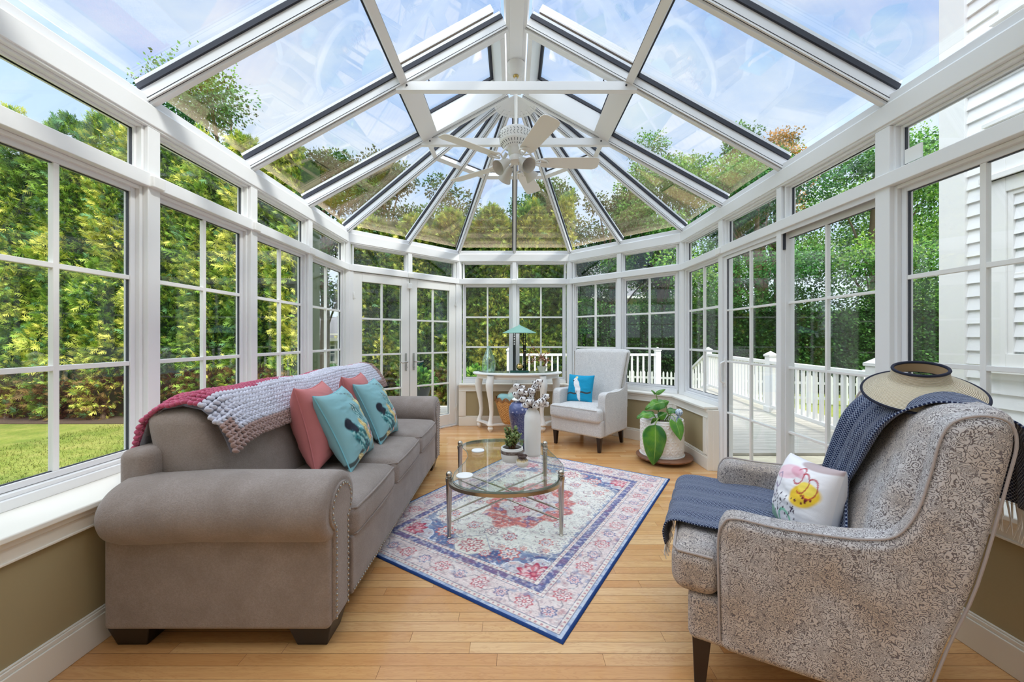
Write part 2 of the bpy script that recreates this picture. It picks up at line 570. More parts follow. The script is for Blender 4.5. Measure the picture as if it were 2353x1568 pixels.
# transom bars all round, eave beam and the sloped eave band
m = ribbon(MB(), POLY, -.012, .10, ZT0, ZT1); o = m.build('trim_40', ALU, bevel=.004); o['kind'] = 'structure'
m = ribbon(MB(), POLY, 0, .13, ZB0, ZB1); ribbon(m, POLY, -.008, .02, ZB0 + .012, ZB1 - .008)
o = m.build('trim_41', ALU, bevel=.004); o['kind'] = 'structure'
m = ribbon(MB(), POLY, .012, .15, ZB1, ZB1 + .045, ZB1, ZB1 + .06)
o = m.build('trim_42', ALUD, bevel=.004); o['kind'] = 'structure'
for bay, us in ((Bay((DL, YK[2]), (DL, YK[0])), (0, .78)), (Bay(B_, C_), (.78,)), (Bay((DR, YK[0]), (DR, YK[2])), (0,)), (Bay(A_, B_), (.78,)), (Bay((DL, YK[0]), (DL, D1)), (.0,))):
    for u in us:
        TN[0] += 1
        o = MB().box(u - .035, u + .035, -.03, 0, ZT0 - .002, ZT1 - .01).xf(bay.M).build('trim_%d' % (TN[0] + 50), DOORW, bevel=.008); o['kind'] = 'structure'

# ------------------------------------------------------------------ knee walls, sills, baseboards
KL, KB, KC, KR = -.181, -.05, -.085, -.085
def kneewall(name, poly, ds, stiles=(), ends=(False, False)):
    nk = [d for d in ds]
    o = ribbon(MB(), poly, nk, .09, 0, ZS - .035).build('wall_' + name, OLIVE); o['kind'] = 'structure'
    b = ribbon(MB(), poly, [d - .016 for d in ds], [d + .005 for d in ds], 0, .115)
    ribbon(b, poly, [d - .011 for d in ds], [d + .005 for d in ds], .115, .132)
    ribbon(b, poly, [d - .007 for d in ds], [d + .005 for d in ds], .132, .14)
    o = b.build('baseboard_' + name, TRIM, bevel=.003); o['kind'] = 'structure'
    s = ribbon(MB(), poly, [d - .045 for d in ds], .03, ZS - .035, ZS - .01)
    TN[0] += 1
    o = s.build('trim_%d' % (TN[0] + 70), TRIM, bevel=.007, bseg=3); o['kind'] = 'structure'
    s = ribbon(MB(), poly, [d - .014 for d in ds], [d + .004 for d in ds], ZS - .115, ZS - .035)
    ribbon(s, poly, [d - .022 for d in ds], [d + .004 for d in ds], ZS - .06, ZS - .035)
    ribbon(s, poly, [d - .02 for d in ds], [d + .004 for d in ds], ZS - .115, ZS - .105)
    o = s.build('trim_%d' % (TN[0] + 90), TRIM, bevel=.003); o['kind'] = 'structure'
    P = offs(poly, ds)
    for i, u0, u1 in stiles:
        a, c = P[i], P[i + 1]
        bb = Bay(a, c); L = bb.L
        if u0 < 0: u0, u1 = L + u0, L + u1
        TN[0] += 1
        mm = MB().box(u0, u1, -.014, .004, .14, ZS - .115); mm.box(u0 + .02, u1 - .02, -.019, .0, .14, ZS - .12)
        o = mm.xf(bb.M).build('trim_%d' % (TN[0] + 110), TRIM, bevel=.002); o['kind'] = 'structure'
kneewall('left', [(DL, -1.0), (DL, D1 - .03)], [KL])
RK = YK[0] + .035
kneewall('back', [B_, C_, D_, (DR, RK)], [KB, KC, KR], stiles=[(0, .0, .10), (0, -.07, 0), (1, 0, .07), (1, -.08, 0), (2, 0.0, .08), (2, -.09, 0)])
kneewall('right', [(DR, YK[2] - .035), (DR, -1.0)], [KR])
TN[0] += 1
m = MB().box(DR + KR - .014, DR + .03, RK - .014, RK + .004, 0, ZS - .035); m.box(DR + KR + .03, DR + .0, RK - .02, RK, 0, ZS - .04)
o = m.build('trim_130', TRIM, bevel=.003); o['kind'] = 'structure'

# ------------------------------------------------------------------ doors
def lever(root, bay, u, w, z, sgn):
    h = MB().box(u - .011, u + .011, w - .012, w, z - .11, z + .11).xf(bay.M).build('handle', CHROME, root, bevel=.004)
    t = MB().tube([(u, w - .01, z), (u, w - .05, z), (u + sgn * .03, w - .055, z), (u + sgn * .075, w - .052, z - .006), (u + sgn * .115, w - .05, z + .004)], [.008, .008, .009, .008, .006], 10)
    t.xf(bay.M).build('lever', CHROME, h, smooth=True)
    MB().lathe([(.009, 0), (.009, .015)], 12).xf(bay.M @ Matrix.Translation((u, w - .012, z - .07)) @ Matrix.Rotation(PI / 2, 4, 'X')).build('lock', CHROME, h, smooth=True)
def hinge(root, bay, u, w, z):
    h = MB().lathe([(.008, 0), (.009, .002), (.009, .036), (.006, .038), (.006, .042), (.009, .044), (.009, .078), (.008, .08)], 12)
    h.xf(Matrix.Translation((u, w - .014, z))); h.box(u - .028, u + .028, w - .006, w + .004, z + .01, z + .04)
    h.xf(bay.M).build('hinge', DOORW, root, smooth=True)
bAB = Bay(A_, B_)
uo = [(.055, .775), (.785, 1.505)]
for i, (u0, u1) in enumerate(uo):
    DN[0] += 1; r = struct('door_%d' % DN[0])
    m = MB(); frame_boxes(m, u0, u1, .025, ZT0 - .005, .105, .012, .07, .15, .105)
    m.xf(bAB.M).build('frame', DOORW, r, bevel=.004)
    pane_fill(r, bAB, u0 + .105, u1 - .105, .175, ZT0 - .11, .045, 4, 2)
    lever(r, bAB, u1 - .05 if i == 0 else u0 + .05, .012, .93, -1 if i == 0 else 1)
    uh = u0 if i == 0 else u1
    for z in (.22, 1.68): hinge(r, bAB, uh, .012, z)
WN[0] += 1; r = struct('window_%d' % WN[0]); transom(r, bAB, .05, .755)
WN[0] += 1; r = struct('window_%d' % WN[0]); transom(r, bAB, .81, 1.51)
m = MB().box(.755, .81, .002, .098, ZT1, ZB0); m.box(0, .055, 0, .09, 0, ZT0); m.box(1.505, 1.56, 0, .09, 0, ZT0); m.box(0.05, 1.51, -.005, .1, 0, .022)
o = m.xf(bAB.M).build('trim_140', ALU, bevel=.003); o['kind'] = 'structure'
# french door closer block and latch
m = MB().box(.745, .80, -.022, .012, 1.86, 1.93).xf(bAB.M).build('trim_141', DOORW, bevel=.006); m['kind'] = 'structure'

# sliding doors on the right
bS = Bay((DR, YK[0]), (DR, YK[2]))
for i, (u0, u1, w) in enumerate([(.035, .80, .03), (.76, 1.52, .062)]):
    DN[0] += 1; r = struct('door_%d' % DN[0])
    m = MB(); frame_boxes(m, u0, u1, .03, ZT0 - .01, .042, w - .014, w + .014, .07, .05)
    m.xf(bS.M).build('frame', ALU, r, bevel=.003)
    pane_fill(r, bS, u0 + .042, u1 - .042, .10, ZT0 - .06, w, 4, 2, bw=.016)
    if i == 0:
        h = MB().tube([(u0 + .02, w - .02, 1.02), (u0 + .02, w - .055, 1.0), (u0 + .02, w - .06, .92), (u0 + .02, w - .055, .84), (u0 + .02, w - .02, .82)], [.008, .01, .011, .01, .008], 10)
        h.box(u0 + .004, u0 + .036, w - .02, w - .012, .79, 1.05)
        h.xf(bS.M).build('handle', DOORW, r, smooth=True)
m = MB().box(0, 1.56, .003, .104, 0, .03); m.box(0, 1.56, .045, .05, .03, .045)
m.box(.03, 1.53, .003, .012, ZT0 - .03, ZT0 + .01)
o = m.xf(bS.M).build('trim_142', ALUD, bevel=.002); o['kind'] = 'structure'
m = MB().box(0.80, 1.52, .012, .03, ZT0 - .022, ZT0 - .001); m.box(.80, .815, .015, .03, 1.86, ZT0)
o = m.xf(bS.M).build('trim_143', GASK); o['kind'] = 'structure'
WN[0] += 1; r = struct('window_%d' % WN[0]); transom(r, bS, .035, .745)
WN[0] += 1; r = struct('window_%d' % WN[0]); transom(r, bS, .815, 1.525)

# ------------------------------------------------------------------ roof
ceil = struct('ceiling')
ZR = 3.49; HUB = Vector((CX, 3.58, ZR)); ze = ZB1 + .02
RW = .055
def rafter(p0, p1, n, w=RW, name='rafter'):
    m = MB()
    m.m = 0; m.bar(p0, p1, w, .07, up=n, offu=.035); m.bar(p0, p1, w * .45, .014, up=n, offu=-.006)
    m.m = 1; m.bar(p0, p1, w + .022, .028, up=n, offu=.078)
    for q in (-1, 1):
        m.bar(p0, p1, .003, .0025, up=n, offu=.012, off=q * w / 2); m.bar(p0, p1, .0028, .002, up=n, offu=-.0002, off=q * w * .32)
    m.m = 0; m.bar(p0, p1, w + .01, .018, up=n, offu=.108)
    return m.build(name, [ALU, GASK], ceil)
def edge_in(p, q, d):
    v = (q - p).normalized(); return p + v * d
slope_n = {}
for s in (-1, 1):
    ex = DL if s < 0 else DR
    d = Vector((CX, 0, ZR)) - Vector((ex, 0, ze)); nrm = Vector((-d.z * (1 if s > 0 else -1) * -1, 0, 0))
    nrm = Vector((s * d.z, 0, abs(d.x))).normalized(); slope_n[s] = nrm
TP = .575
def roofpt(s, y, t): # t 0 eave 1 ridge
    ex = DL if s < 0 else DR
    return Vector((ex + (CX - ex) * t, y, ze + (ZR - ze) * t))
for s in (-1, 1):
    for k, y in enumerate(YK):
        rafter(roofpt(s, y, -.01), roofpt(s, y, .965), slope_n[s])
    ys = YK
    for k in range(5):
        a, b = ys[k], ys[k + 1]
        if k == 0: # below the skylight
            w = .10
        else: w = .055
        m = MB(); m.m = 0
        m.bar(roofpt(s, a - .027, TP), roofpt(s, b + .027, TP), w, .07, up=slope_n[s], offu=.035)
        m.m = 1; m.bar(roofpt(s, a - .027, TP), roofpt(s, b + .027, TP), w + .02, .014, up=slope_n[s], offu=.078)
        m.build('purlin', [ALU, GASK], ceil)
        hw = w / 2 / 2.1
        rng = [(0.0, TP)] if k == 0 else [(0.0, TP), (TP, .965)]
        for t0, t1 in rng:
            q = [roofpt(s, a - .02, t0), roofpt(s, b + .02, t0), roofpt(s, b + .02, t1), roofpt(s, a - .02, t1)]
            q = [p + slope_n[s] * .088 for p in q]
            MB().prism(q, slope_n[s], .008).build('glass_pane', ROOFG, ceil)
# ridge
m = MB().box(CX - .075, CX + .075, -1, 3.53, ZR - .035, ZR + .10)
m.box(CX - .05, CX + .05, -1, 3.53, ZR - .045, ZR - .03)
m.build('ridge_beam', ALU, ceil, bevel=.004)
MB().prism([(CX - .09, -1, ZR + .09), (CX + .09, -1, ZR + .09), (CX, -1, ZR + .16)], (0, 1, 0), 4.6).build('ridge_cap', ALU, ceil)
# hub end: radial bars
A3, B3, C3, D3 = [Vector((p[0], p[1], ze)) for p in (A_, B_, C_, D_)]
mAB, mBC, mCD = (A3 + B3) / 2, (B3 + C3) / 2, (C3 + D3) / 2
EL, ER = Vector((DL, YK[0], ze)), Vector((DR, YK[0], ze))
rad = [EL, A3, mAB, B3, mBC, C3, mCD, D3, ER]
facet_of = [(EL, A3), (A3, mAB), (mAB, B3), (B3, mBC), (mBC, C3), (C3, mCD), (mCD, D3), (D3, ER)]
fn_ = []
for a, b in facet_of:
    n = (a - HUB).cross(b - HUB).normalized(); fn_.append(n if n.z > 0 else -n)
for i in range(1, 8):
    n = (fn_[i - 1] + fn_[i]).normalized()
    e = rad[i]; out = (e - HUB).normalized()
    rafter(e + out * .03, HUB + out * .17, n, w=.040, name='hip_bar')
for i in range(8):
    a, b = facet_of[i]; n = fn_[i]
    pa, pb = a + (HUB - a) * TP, b + (HUB - b) * TP
    if i not in (0, 7):
        m = MB(); m.m = 0; m.bar(pa, pb, .045, .06, up=n, offu=.035); m.m = 1; m.bar(pa, pb, .06, .012, up=n, offu=.074); m.build('purlin', [ALU, GASK], ceil)
    else:
        m = MB(); m.bar(pa, pb, .04, .05, up=n, offu=.03); m.build('purlin', ALU, ceil)
    top = HUB
    q = [a, b, pb, pa]; MB().prism([p + n * .088 for p in q], n, .008).build('glass_pane', ROOFG, ceil)
    ta, tb = HUB + (a - HUB) * .08, HUB + (b - HUB) * .08
    q = [pa, pb, tb, ta]; MB().prism([p + n * .088 for p in q], n, .008).build('glass_pane', ROOFG, ceil)
# fan plate at hub
m = MB()
for i in range(8):
    a, b = facet_of[i]; n = fn_[i]
    ta, tb = HUB + (a - HUB).normalized() * .23, HUB + (b - HUB).normalized() * .23
    m.prism([HUB - n * .004, ta - n * .004, tb - n * .004], -n, .004)
    for f in (.3, .7):
        c = ta + (tb - ta) * f; c = c + (HUB - c) * .1 - n * .008
        m.sphere(c, .006, 8, 5)
m.build('hub_plate', ALU, ceil)
# tie beams
for y in (YK[0], YK[1]):
    z = 3.03; t = (z - ze) / (ZR - ze)
    a, b = roofpt(-1, y, t), roofpt(1, y, t)
    m = MB().box(a.x - .03, b.x + .03, y - .022, y + .022, z - .03, z + .035)
    m.m = 1
    for xx in (a.x + .05, b.x - .05): m.sphere((xx, y - .023, z + .005), .008, 8, 6)
    m.build('tie_beam', [ALU, GASK], ceil, bevel=.003)
# skylights in the bay nearest the hub
for s in (-1, 1):
    WN[0] += 1; r = struct('window_%d' % WN[0]); n = slope_n[s]
    y0, y1 = YK[1] + .03, YK[0] - .03; t0, t1 = TP + .02, .955
    P = lambda y, t, h: roofpt(s, y, t) + n * h
    c = MB(); h0, h1 = 0.0, .17; th = .035; tt = .018
    for (a0, a1, b0, b1) in ((y0, y0 + th, t0, t1), (y1 - th, y1, t0, t1), (y0 + th, y1 - th, t0, t0 + tt * 1.6), (y0 + th, y1 - th, t1 - tt, t1)):
        c.add([P(a0, b0, h0), P(a1, b0, h0), P(a1, b1, h0), P(a0, b1, h0), P(a0, b0, h1), P(a1, b0, h1), P(a1, b1, h1), P(a0, b1, h1)],
              [(0, 3, 2, 1), (4, 5, 6, 7), (0, 1, 5, 4), (1, 2, 6, 5), (2, 3, 7, 6), (3, 0, 4, 7)])
    c.build('curb', ALU, r, bevel=.003)
    c = MB(); h0, h1 = .17, .20; th2 = .062; y0b, y1b = y0 - .02, y1 + .02
    for (a0, a1, b0, b1) in ((y0b, y0b + th2, t0 - .01, t1), (y1b - th2, y1b, t0 - .01, t1), (y0b, y1b, t0 - .01, t0 + tt * 2.4), (y0b, y1b, t1 - tt * 1.5, t1)):
        c.add([P(a0, b0, h0), P(a1, b0, h0), P(a1, b1, h0), P(a0, b1, h0), P(a0, b0, h1), P(a1, b0, h1), P(a1, b1, h1), P(a0, b1, h1)],
              [(0, 3, 2, 1), (4, 5, 6, 7), (0, 1, 5, 4), (1, 2, 6, 5), (2, 3, 7, 6), (3, 0, 4, 7)])
    so_ = c.build('sash', GASK, r, bevel=.003)
    c = MB(); h0, h1 = .165, .215
    for (a0, a1, b0, b1) in ((y0b - .012, y0b - .001, t0 - .02, t1), (y1b + .001, y1b + .012, t0 - .02, t1), (y0b, y1b, t0 - .02, t0 - .011)):
        c.add([P(a0, b0, h0), P(a1, b0, h0), P(a1, b1, h0), P(a0, b1, h0), P(a0, b0, h1), P(a1, b0, h1), P(a1, b1, h1), P(a0, b1, h1)],
              [(0, 3, 2, 1), (4, 5, 6, 7), (0, 1, 5, 4), (1, 2, 6, 5), (2, 3, 7, 6), (3, 0, 4, 7)])
    c.build('outer_rim', ALUD, so_)
    MB().prism([P(y0, t0, .19), P(y1, t0, .19), P(y1, t1, .19), P(y0, t1, .19)], n, .008).build('pane', ROOFG, r)
    # chain link on the lower edge
    c0 = P(y0 + .06, t0 + .05, .03); c = MB(); ring = []
    for i in range(13):
        a = 2 * PI * i / 12; ring.append(c0 + Vector((0.035 * math.cos(a) * -s, 0.005, .016 * math.sin(a))))
    c.tube(ring, .004, 6); c.tube([P(y0 + .03, t0 + .02, .05), c0 + Vector((s * .03, 0, 0))], .005, 6)
    c.build('chain', BLACK, r, smooth=True)
# wall behind the camera
HINT = pmat('house_inner_wall', srgb(225, 215, 196), rough=.8)
o = MB().box(DL - .2, DR + .2, -1.16, -1.0, -.1, 3.7).build('wall_house', HINT); o['kind'] = 'structure'
# ------------------------------------------------------------------ outdoors
def grassf(t):
    o = t.obj()
    n = t.noise(o, .55, 4, .6).outputs[0]; n2 = t.noise(t.mapping(o, scale=(1, 1, 1)), 26, 4, .7).outputs[0]; n3 = t.noise(o, 3.0, 3, .6).outputs[0]
    c = t.ramp(n, [(.3, srgb(98, 116, 50)), (.5, srgb(128, 138, 62)), (.7, srgb(160, 156, 88))])
    c = t.mix(t.math('MULTIPLY', t.ramp(n2, [(.35, 1.0), (.62, 0.0)]), .6), c, srgb(70, 94, 34))
    c = t.mix(t.math('MULTIPLY', t.ramp(n3, [(.45, 0.0), (.75, 1.0)]), .4), c, srgb(168, 156, 96))
    return c, n2
GRASS = pmat('lawn_grass', None, rough=.9, fn=grassf, bumpd=.02, spec=.1)
ZL = -.7
o = MB().box(-70, 70, -40, 90, ZL - .3, ZL).build('lawn', GRASS); o['kind'] = 'structure'
# short blades near the windows so that the lawn has a real surface
n = 26000
gx = RNG.uniform(-9, -2.4, n); gy = RNG.uniform(1.5, 8.6, n)
hh = RNG.uniform(.02, .055, n); an = RNG.uniform(0, PI, n); w = .006
dx, dy = np.cos(an) * w, np.sin(an) * w; lx, ly = RNG.normal(0, .02, n), RNG.normal(0, .02, n)
V = np.stack([np.stack([gx - dx, gy - dy, np.full(n, ZL)], 1), np.stack([gx + dx, gy + dy, np.full(n, ZL)], 1), np.stack([gx + lx, gy + ly, ZL + hh], 1)], 1).reshape(-1, 3)
o = fastmesh('grass_blades', V, np.arange(3 * n).reshape(-1, 3), GRASS)
tag(o, 'short green and yellow grass blades growing on the lawn outside', 'grass', kind='stuff')

def leafmat(name, trans=.25, rough=.6):
    m, t, out = newmat(name)
    a = t.node('ShaderNodeVertexColor', _layer_name='Col').outputs[0]
    b = t.node('ShaderNodeBsdfPrincipled', Roughness=rough); t.l.new(a, b.inputs['Base Color'])
    b.inputs['Specular IOR Level'].default_value = .25
    tr = t.node('ShaderNodeBsdfTranslucent', Color=a)
    mx = t.node('ShaderNodeMixShader', i0=trans, i1=b, i2=tr)
    t.l.new(mx.outputs[0], out.inputs[0]); return m
LEAF = leafmat('foliage')
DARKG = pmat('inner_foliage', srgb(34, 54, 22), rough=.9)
BARK = pmat('bark', srgb(96, 80, 62), rough=.9, bump=30, bumpd=.01)

def sprays(P, D, size, cols, k=4, seed=1):
    """feathery cedar sprays at P (n,3) pointing D (n,3): each has a spine with 2k leaflets"""
    r = np.random.default_rng(seed); n = len(P)
    D = D / np.linalg.norm(D, axis=1, keepdims=True)
    rv = r.normal(0, 1, (n, 3)); S = np.cross(D, rv); S /= np.linalg.norm(S, axis=1, keepdims=True)
    Vs = []; Cs = []
    for i in range(k):
        for sg in (-1, 1):
            t = (i + .6) / k
            root = P + D * (size[:, None] * t * .8)
            L = size * (.55 - .28 * t)
            dirn = D * .75 + S * sg * .75 + r.normal(0, .13, (n, 3))
            tip = root + dirn * L[:, None]; tip[:, 2] -= L * .15
            wd = np.cross(dirn, np.cross(D, S)); wd = S * .35 - D * sg * .35
            mid = (root + tip) / 2; ww = (L * .23)[:, None]
            Vs.append(np.stack([root, mid + wd * ww, tip, mid - wd * ww], 1))
            sh = .8 + .5 * t
            Cs.append(np.repeat((cols * sh)[:, None, :], 4, 1))
    # tip leaf
    tip = P + D * size[:, None] * 1.05; mid = P + D * size[:, None] * .6; ww = size[:, None] * .1
    Vs.append(np.stack([P + D * size[:, None] * .2, mid + S * ww, tip, mid - S * ww], 1)); Cs.append(np.repeat((cols * 1.25)[:, None, :], 4, 1))
    V = np.concatenate(Vs).reshape(-1, 3); C = np.concatenate(Cs).reshape(-1, 3)
    return V, np.arange(len(V)).reshape(-1, 4), np.clip(C, 0, 1)

def lerp3(t, a, b, c):
    a, b, c = map(np.array, (a, b, c)); t = t[:, None]
    return np.where(t < .5, a + (b - a) * t * 2, b + (c - b) * (t - .5) * 2)
def hash2(x, y, s=0):
    return np.sin(x * 1.7 + s) * np.cos(y * 1.3 + s * 2) + .5 * np.sin(x * 3.9 + y * 2.7 + s) + .3 * np.sin(x * 8.1 - y * 6.3 + s)
def hedge(name, label, x0, x1, yb, h, n, seed, size=(.16, .30), light=1.0):
    r = np.random.default_rng(seed); pitch = 1.15
    x = r.uniform(x0, x1, n); z = ZL + h * r.random(n) ** .9
    ph = (x / pitch); c = np.abs((ph % 1) - .5) * 2            # 0 centre of a tree .. 1 seam
    top = ZL + h * (.93 + .07 * np.sin(np.floor(ph) * 12.9898) ) - c ** 2 * .9
    z = np.minimum(z, top - r.random(n) * .3)
    rel = (z - ZL) / h
    depth = (1 - c ** 2) * (.34 - .15 * rel) + .9 * (fbm(x * .9 + 40, z * .9 + 30, seed + 5, 3) - .5) + r.normal(0, .10, n)
    dirx = np.where(((ph % 1) - .5) > 0, 1, -1) * c * .7
    y = yb - depth
    P = np.stack([x, y, z], 1)
    D = np.stack([dirx + r.normal(0, .45, n), -np.ones(n) * .8 + r.normal(0, .3, n), r.normal(.25, .5, n) + (rel > .9) * .8], 1)
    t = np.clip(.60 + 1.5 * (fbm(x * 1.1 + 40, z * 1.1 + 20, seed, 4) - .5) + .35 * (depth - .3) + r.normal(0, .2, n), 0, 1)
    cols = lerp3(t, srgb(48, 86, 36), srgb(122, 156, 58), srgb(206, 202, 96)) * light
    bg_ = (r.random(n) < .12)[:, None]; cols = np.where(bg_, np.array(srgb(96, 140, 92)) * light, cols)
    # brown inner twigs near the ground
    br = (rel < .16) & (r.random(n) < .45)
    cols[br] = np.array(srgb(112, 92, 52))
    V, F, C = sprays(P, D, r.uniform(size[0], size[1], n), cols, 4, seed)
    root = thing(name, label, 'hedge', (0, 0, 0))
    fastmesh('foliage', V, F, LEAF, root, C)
    # inner mass, bumpy
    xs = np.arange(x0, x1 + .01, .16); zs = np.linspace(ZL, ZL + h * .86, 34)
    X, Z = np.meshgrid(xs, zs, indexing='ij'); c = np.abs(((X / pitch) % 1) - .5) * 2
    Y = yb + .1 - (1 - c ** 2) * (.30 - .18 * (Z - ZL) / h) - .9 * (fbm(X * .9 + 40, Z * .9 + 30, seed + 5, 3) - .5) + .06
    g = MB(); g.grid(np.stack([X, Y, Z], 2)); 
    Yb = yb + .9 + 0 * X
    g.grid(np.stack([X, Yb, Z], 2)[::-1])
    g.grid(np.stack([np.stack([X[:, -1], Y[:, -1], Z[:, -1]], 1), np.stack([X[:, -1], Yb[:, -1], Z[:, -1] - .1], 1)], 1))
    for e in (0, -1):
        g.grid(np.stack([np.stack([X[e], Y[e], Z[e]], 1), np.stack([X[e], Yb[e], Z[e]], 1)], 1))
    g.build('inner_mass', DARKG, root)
    for i in range(int((x1 - x0) / pitch)):
        xx = (math.floor(x0 / pitch) + i + .5) * pitch + pitch * 0
        if xx < x0 + .2: continue
        MB().tube([(xx, yb - .25, ZL - .05), (xx + .03, yb - .2, ZL + .5)], [.06, .045], 7).build('trunk', BARK, root)
    return root
hedge('arborvitae_hedge', 'tall yellow-green cedar hedge beyond the lawn outside the windows above the sofa', -21, -5.05, 9.5, 7.5, 58000, 11, size=(.12, .24), light=.98)
hedge('arborvitae_hedge', 'tall green cedar hedge close behind the french doors and the white console table', -4.95, 1.75, 11.4, 6.3, 31000, 23, size=(.13, .25), light=.8)
# mulch at the foot of the hedge
MUL = pmat('mulch', srgb(74, 60, 44), rough=1, bump=40, bumpd=.03)
o = MB().box(-21, -4.9, 8.7, 10.4, ZL, ZL + .02).build('mulch_bed', MUL); o['kind'] = 'structure'

# broad-leaved trees
def leaves(P, D, size, cols, seed):
    r = np.random.default_rng(seed); n = len(P)
    D = D / np.linalg.norm(D, axis=1, keepdims=True); S = np.cross(D, r.normal(0, 1, (n, 3))); S /= np.linalg.norm(S, axis=1, keepdims=True)
    s = size[:, None]
    V = np.stack([P, P + D * s * .5 + S * s * .32, P + D * s, P + D * s * .5 - S * s * .32], 1).reshape(-1, 3)
    return V, np.arange(len(V)).reshape(-1, 4), np.repeat(cols, 4, 0)
def tree(label, x, y, h, rad, n, seed, c0, c1, c2, group=None, low=.15, leaf=(.075, .15)):
    r = np.random.default_rng(seed); rr = random.Random(seed)
    root = thing('broadleaf_tree', label, 'tree', (x, y, ZL), group=group)
    nb = 26; blobs = []
    for i in range(nb):
        a = rr.uniform(0, 2 * PI); zz = h * (low + (1 - low) * rr.random() ** .8 * .93)
        k = math.sin(PI * min(1, max(0.08, (zz / h - low * .5) / (1.06 - low * .5)))) ** .6
        q = rad * k * rr.uniform(.35, .8)
        blobs.append((q * math.cos(a), q * math.sin(a), zz, rad * rr.uniform(.24, .42)))
    m = MB(); m.tube([(0, 0, -.1), (.05, 0, h * .3), (-.05, .05, h * .6), (0, 0, h * .9)], [h * .022, h * .018, h * .01, .02], 9)
    for b in blobs[:12]:
        m.tube([(0, 0, b[2] * .55), (b[0] * .6, b[1] * .6, b[2] * .85), (b[0], b[1], b[2])], [.06, .035, .012], 6)
    m.build('trunk', BARK, root, smooth=True)
    Ps = []; Ds = []; Ts = []
    w = np.array([b[3] ** 2 for b in blobs]); w /= w.sum()
    idx = r.choice(nb, n, p=w); B = np.array(blobs)[idx]
    d = r.normal(0, 1, (n, 3)); d /= np.linalg.norm(d, axis=1, keepdims=True)
    q = B[:, 3:4] * (r.random((n, 1)) ** .4) * (1 + .25 * np.sin(d[:, :1] * 7 + idx[:, None]) * np.cos(d[:, 1:2] * 6))
    P = B[:, :3] + d * q * np.array([1, 1, .75])
    D = d + r.normal(0, .6, (n, 3)); D[:, 2] -= .3
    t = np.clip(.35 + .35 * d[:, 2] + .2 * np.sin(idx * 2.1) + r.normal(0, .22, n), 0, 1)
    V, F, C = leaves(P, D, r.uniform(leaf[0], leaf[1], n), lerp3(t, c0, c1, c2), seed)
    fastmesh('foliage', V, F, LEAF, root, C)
    return root
G1 = (srgb(40, 84, 30), srgb(92, 150, 56), srgb(168, 204, 92))
G2 = (srgb(34, 78, 40), srgb(72, 132, 62), srgb(130, 186, 92))
GO = (srgb(96, 96, 44), srgb(190, 138, 70), srgb(232, 176, 110))
G3 = (srgb(26, 52, 26), srgb(48, 84, 40), srgb(96, 134, 66))
GG = 'trees beyond the picket fence'
L1 = 'full green leafy tree standing beyond the white picket fence'
tspec = [(6.5, 17, 9.5, 3.0, G1, L1), (10.5, 16.5, 10.5, 3.2, G2, L1), (14.5, 15.5, 10, 3.3, G1, L1), (13, 20, 12, 3.6, G1, L1), (8.3, 21, 13.2, 2.8, G2, L1),
         (4.0, 24, 7.5, 2.6, G2, L1), (19.5, 19.5, 12.5, 3.6, G1, L1)]
TL = ['broad green tree behind the deck stairs in the far right corner', 'leafy green tree seen through the first pane of the sliding glass door', 'leafy green tree seen through the second pane of the sliding glass door',
      'taller green tree rising behind the trees outside the sliding door', 'tall dark green tree rising above the roof edge over the pale armchair', 'small green tree between the tall hedge and the cream house', 'large green tree next to the corner of the white clapboard house']
for i, (x, y, h, rd, g, lb) in enumerate(tspec):
    tree(TL[i], x, y, h, rd, 26000, 100 + i, *g, group=GG, low=.06)
tree('green tree with rusty orange tips rising above the sliding door side of the roof', 12.7, 18.5, 11.9, 1.5, 4200, 140, *GO, low=.6)
tree('green leafy treetop just left of the rusty orange one above the sliding door', 10.7, 18.5, 12.2, 1.5, 5200, 141, *G2, low=.5)
GL = 'trees rising behind the tall hedge'
L2 = 'dark green leafy treetop rising behind the tall cedar hedge'
TL = ['narrow dark treetop above the hedge at the far left roof pane', 'biggest dark treetop above the hedge, seen through the second left roof pane', 'dark treetop above the hedge left of the french doors', 'dark treetop straight above the french doors behind the hedge', 'dark treetop behind the hedge just left of the ceiling fan lamps', 'dark treetop behind the hedge right of the ceiling fan lamps', 'dark treetop beyond the right end of the tall hedge']
for i, (x, y, h, rd) in enumerate([(-15.6, 17, 12.9, 1.9), (-11.6, 16, 12.3, 3.9), (-8.0, 16.5, 9.9, 2.3), (-5.6, 17, 9.9, 2.2), (-2.6, 16.5, 8.6, 2.5), (1.2, 17, 8.6, 2.5), (4.6, 18, 8.4, 2.4)]):
    tree(TL[i], x, y, h, rd, 26000 if i == 1 else 20000, 160 + i, *(G3 if i > 1 else G2), group=GL, low=.3)
# dark woodland undergrowth behind the fence
n = 60000; r = np.random.default_rng(77); f = r.random(n); x = 2.6 + 17.5 * f; base = 15.2 - 3.0 * f
z = r.random(n) ** 1.3 * (3.0 + 1.2 * fbm(x * .5, x * 0 + 3, 5, 3)); dep = .9 * (fbm(x * .8, z * .8 + 20, 9, 3) - .5) + r.normal(0, .2, n)
P = np.stack([x, base - dep, ZL + z], 1); D = np.stack([r.normal(-.2, .6, n), -np.ones(n), r.normal(0, .6, n)], 1)
t = np.clip(.25 + .9 * (fbm(x * .9, z * .9, 31, 3) - .4) + r.normal(0, .15, n), 0, 1)
V, F, C = leaves(P, D, r.uniform(.06, .14, n), lerp3(t, srgb(30, 56, 26), srgb(58, 100, 44), srgb(110, 160, 72)), 7)
us = thing('undergrowth', 'dark leafy undergrowth along the edge of the woods behind the white picket fence', 'undergrowth', kind='stuff')
fastmesh('foliage', V, F, LEAF, us, C)
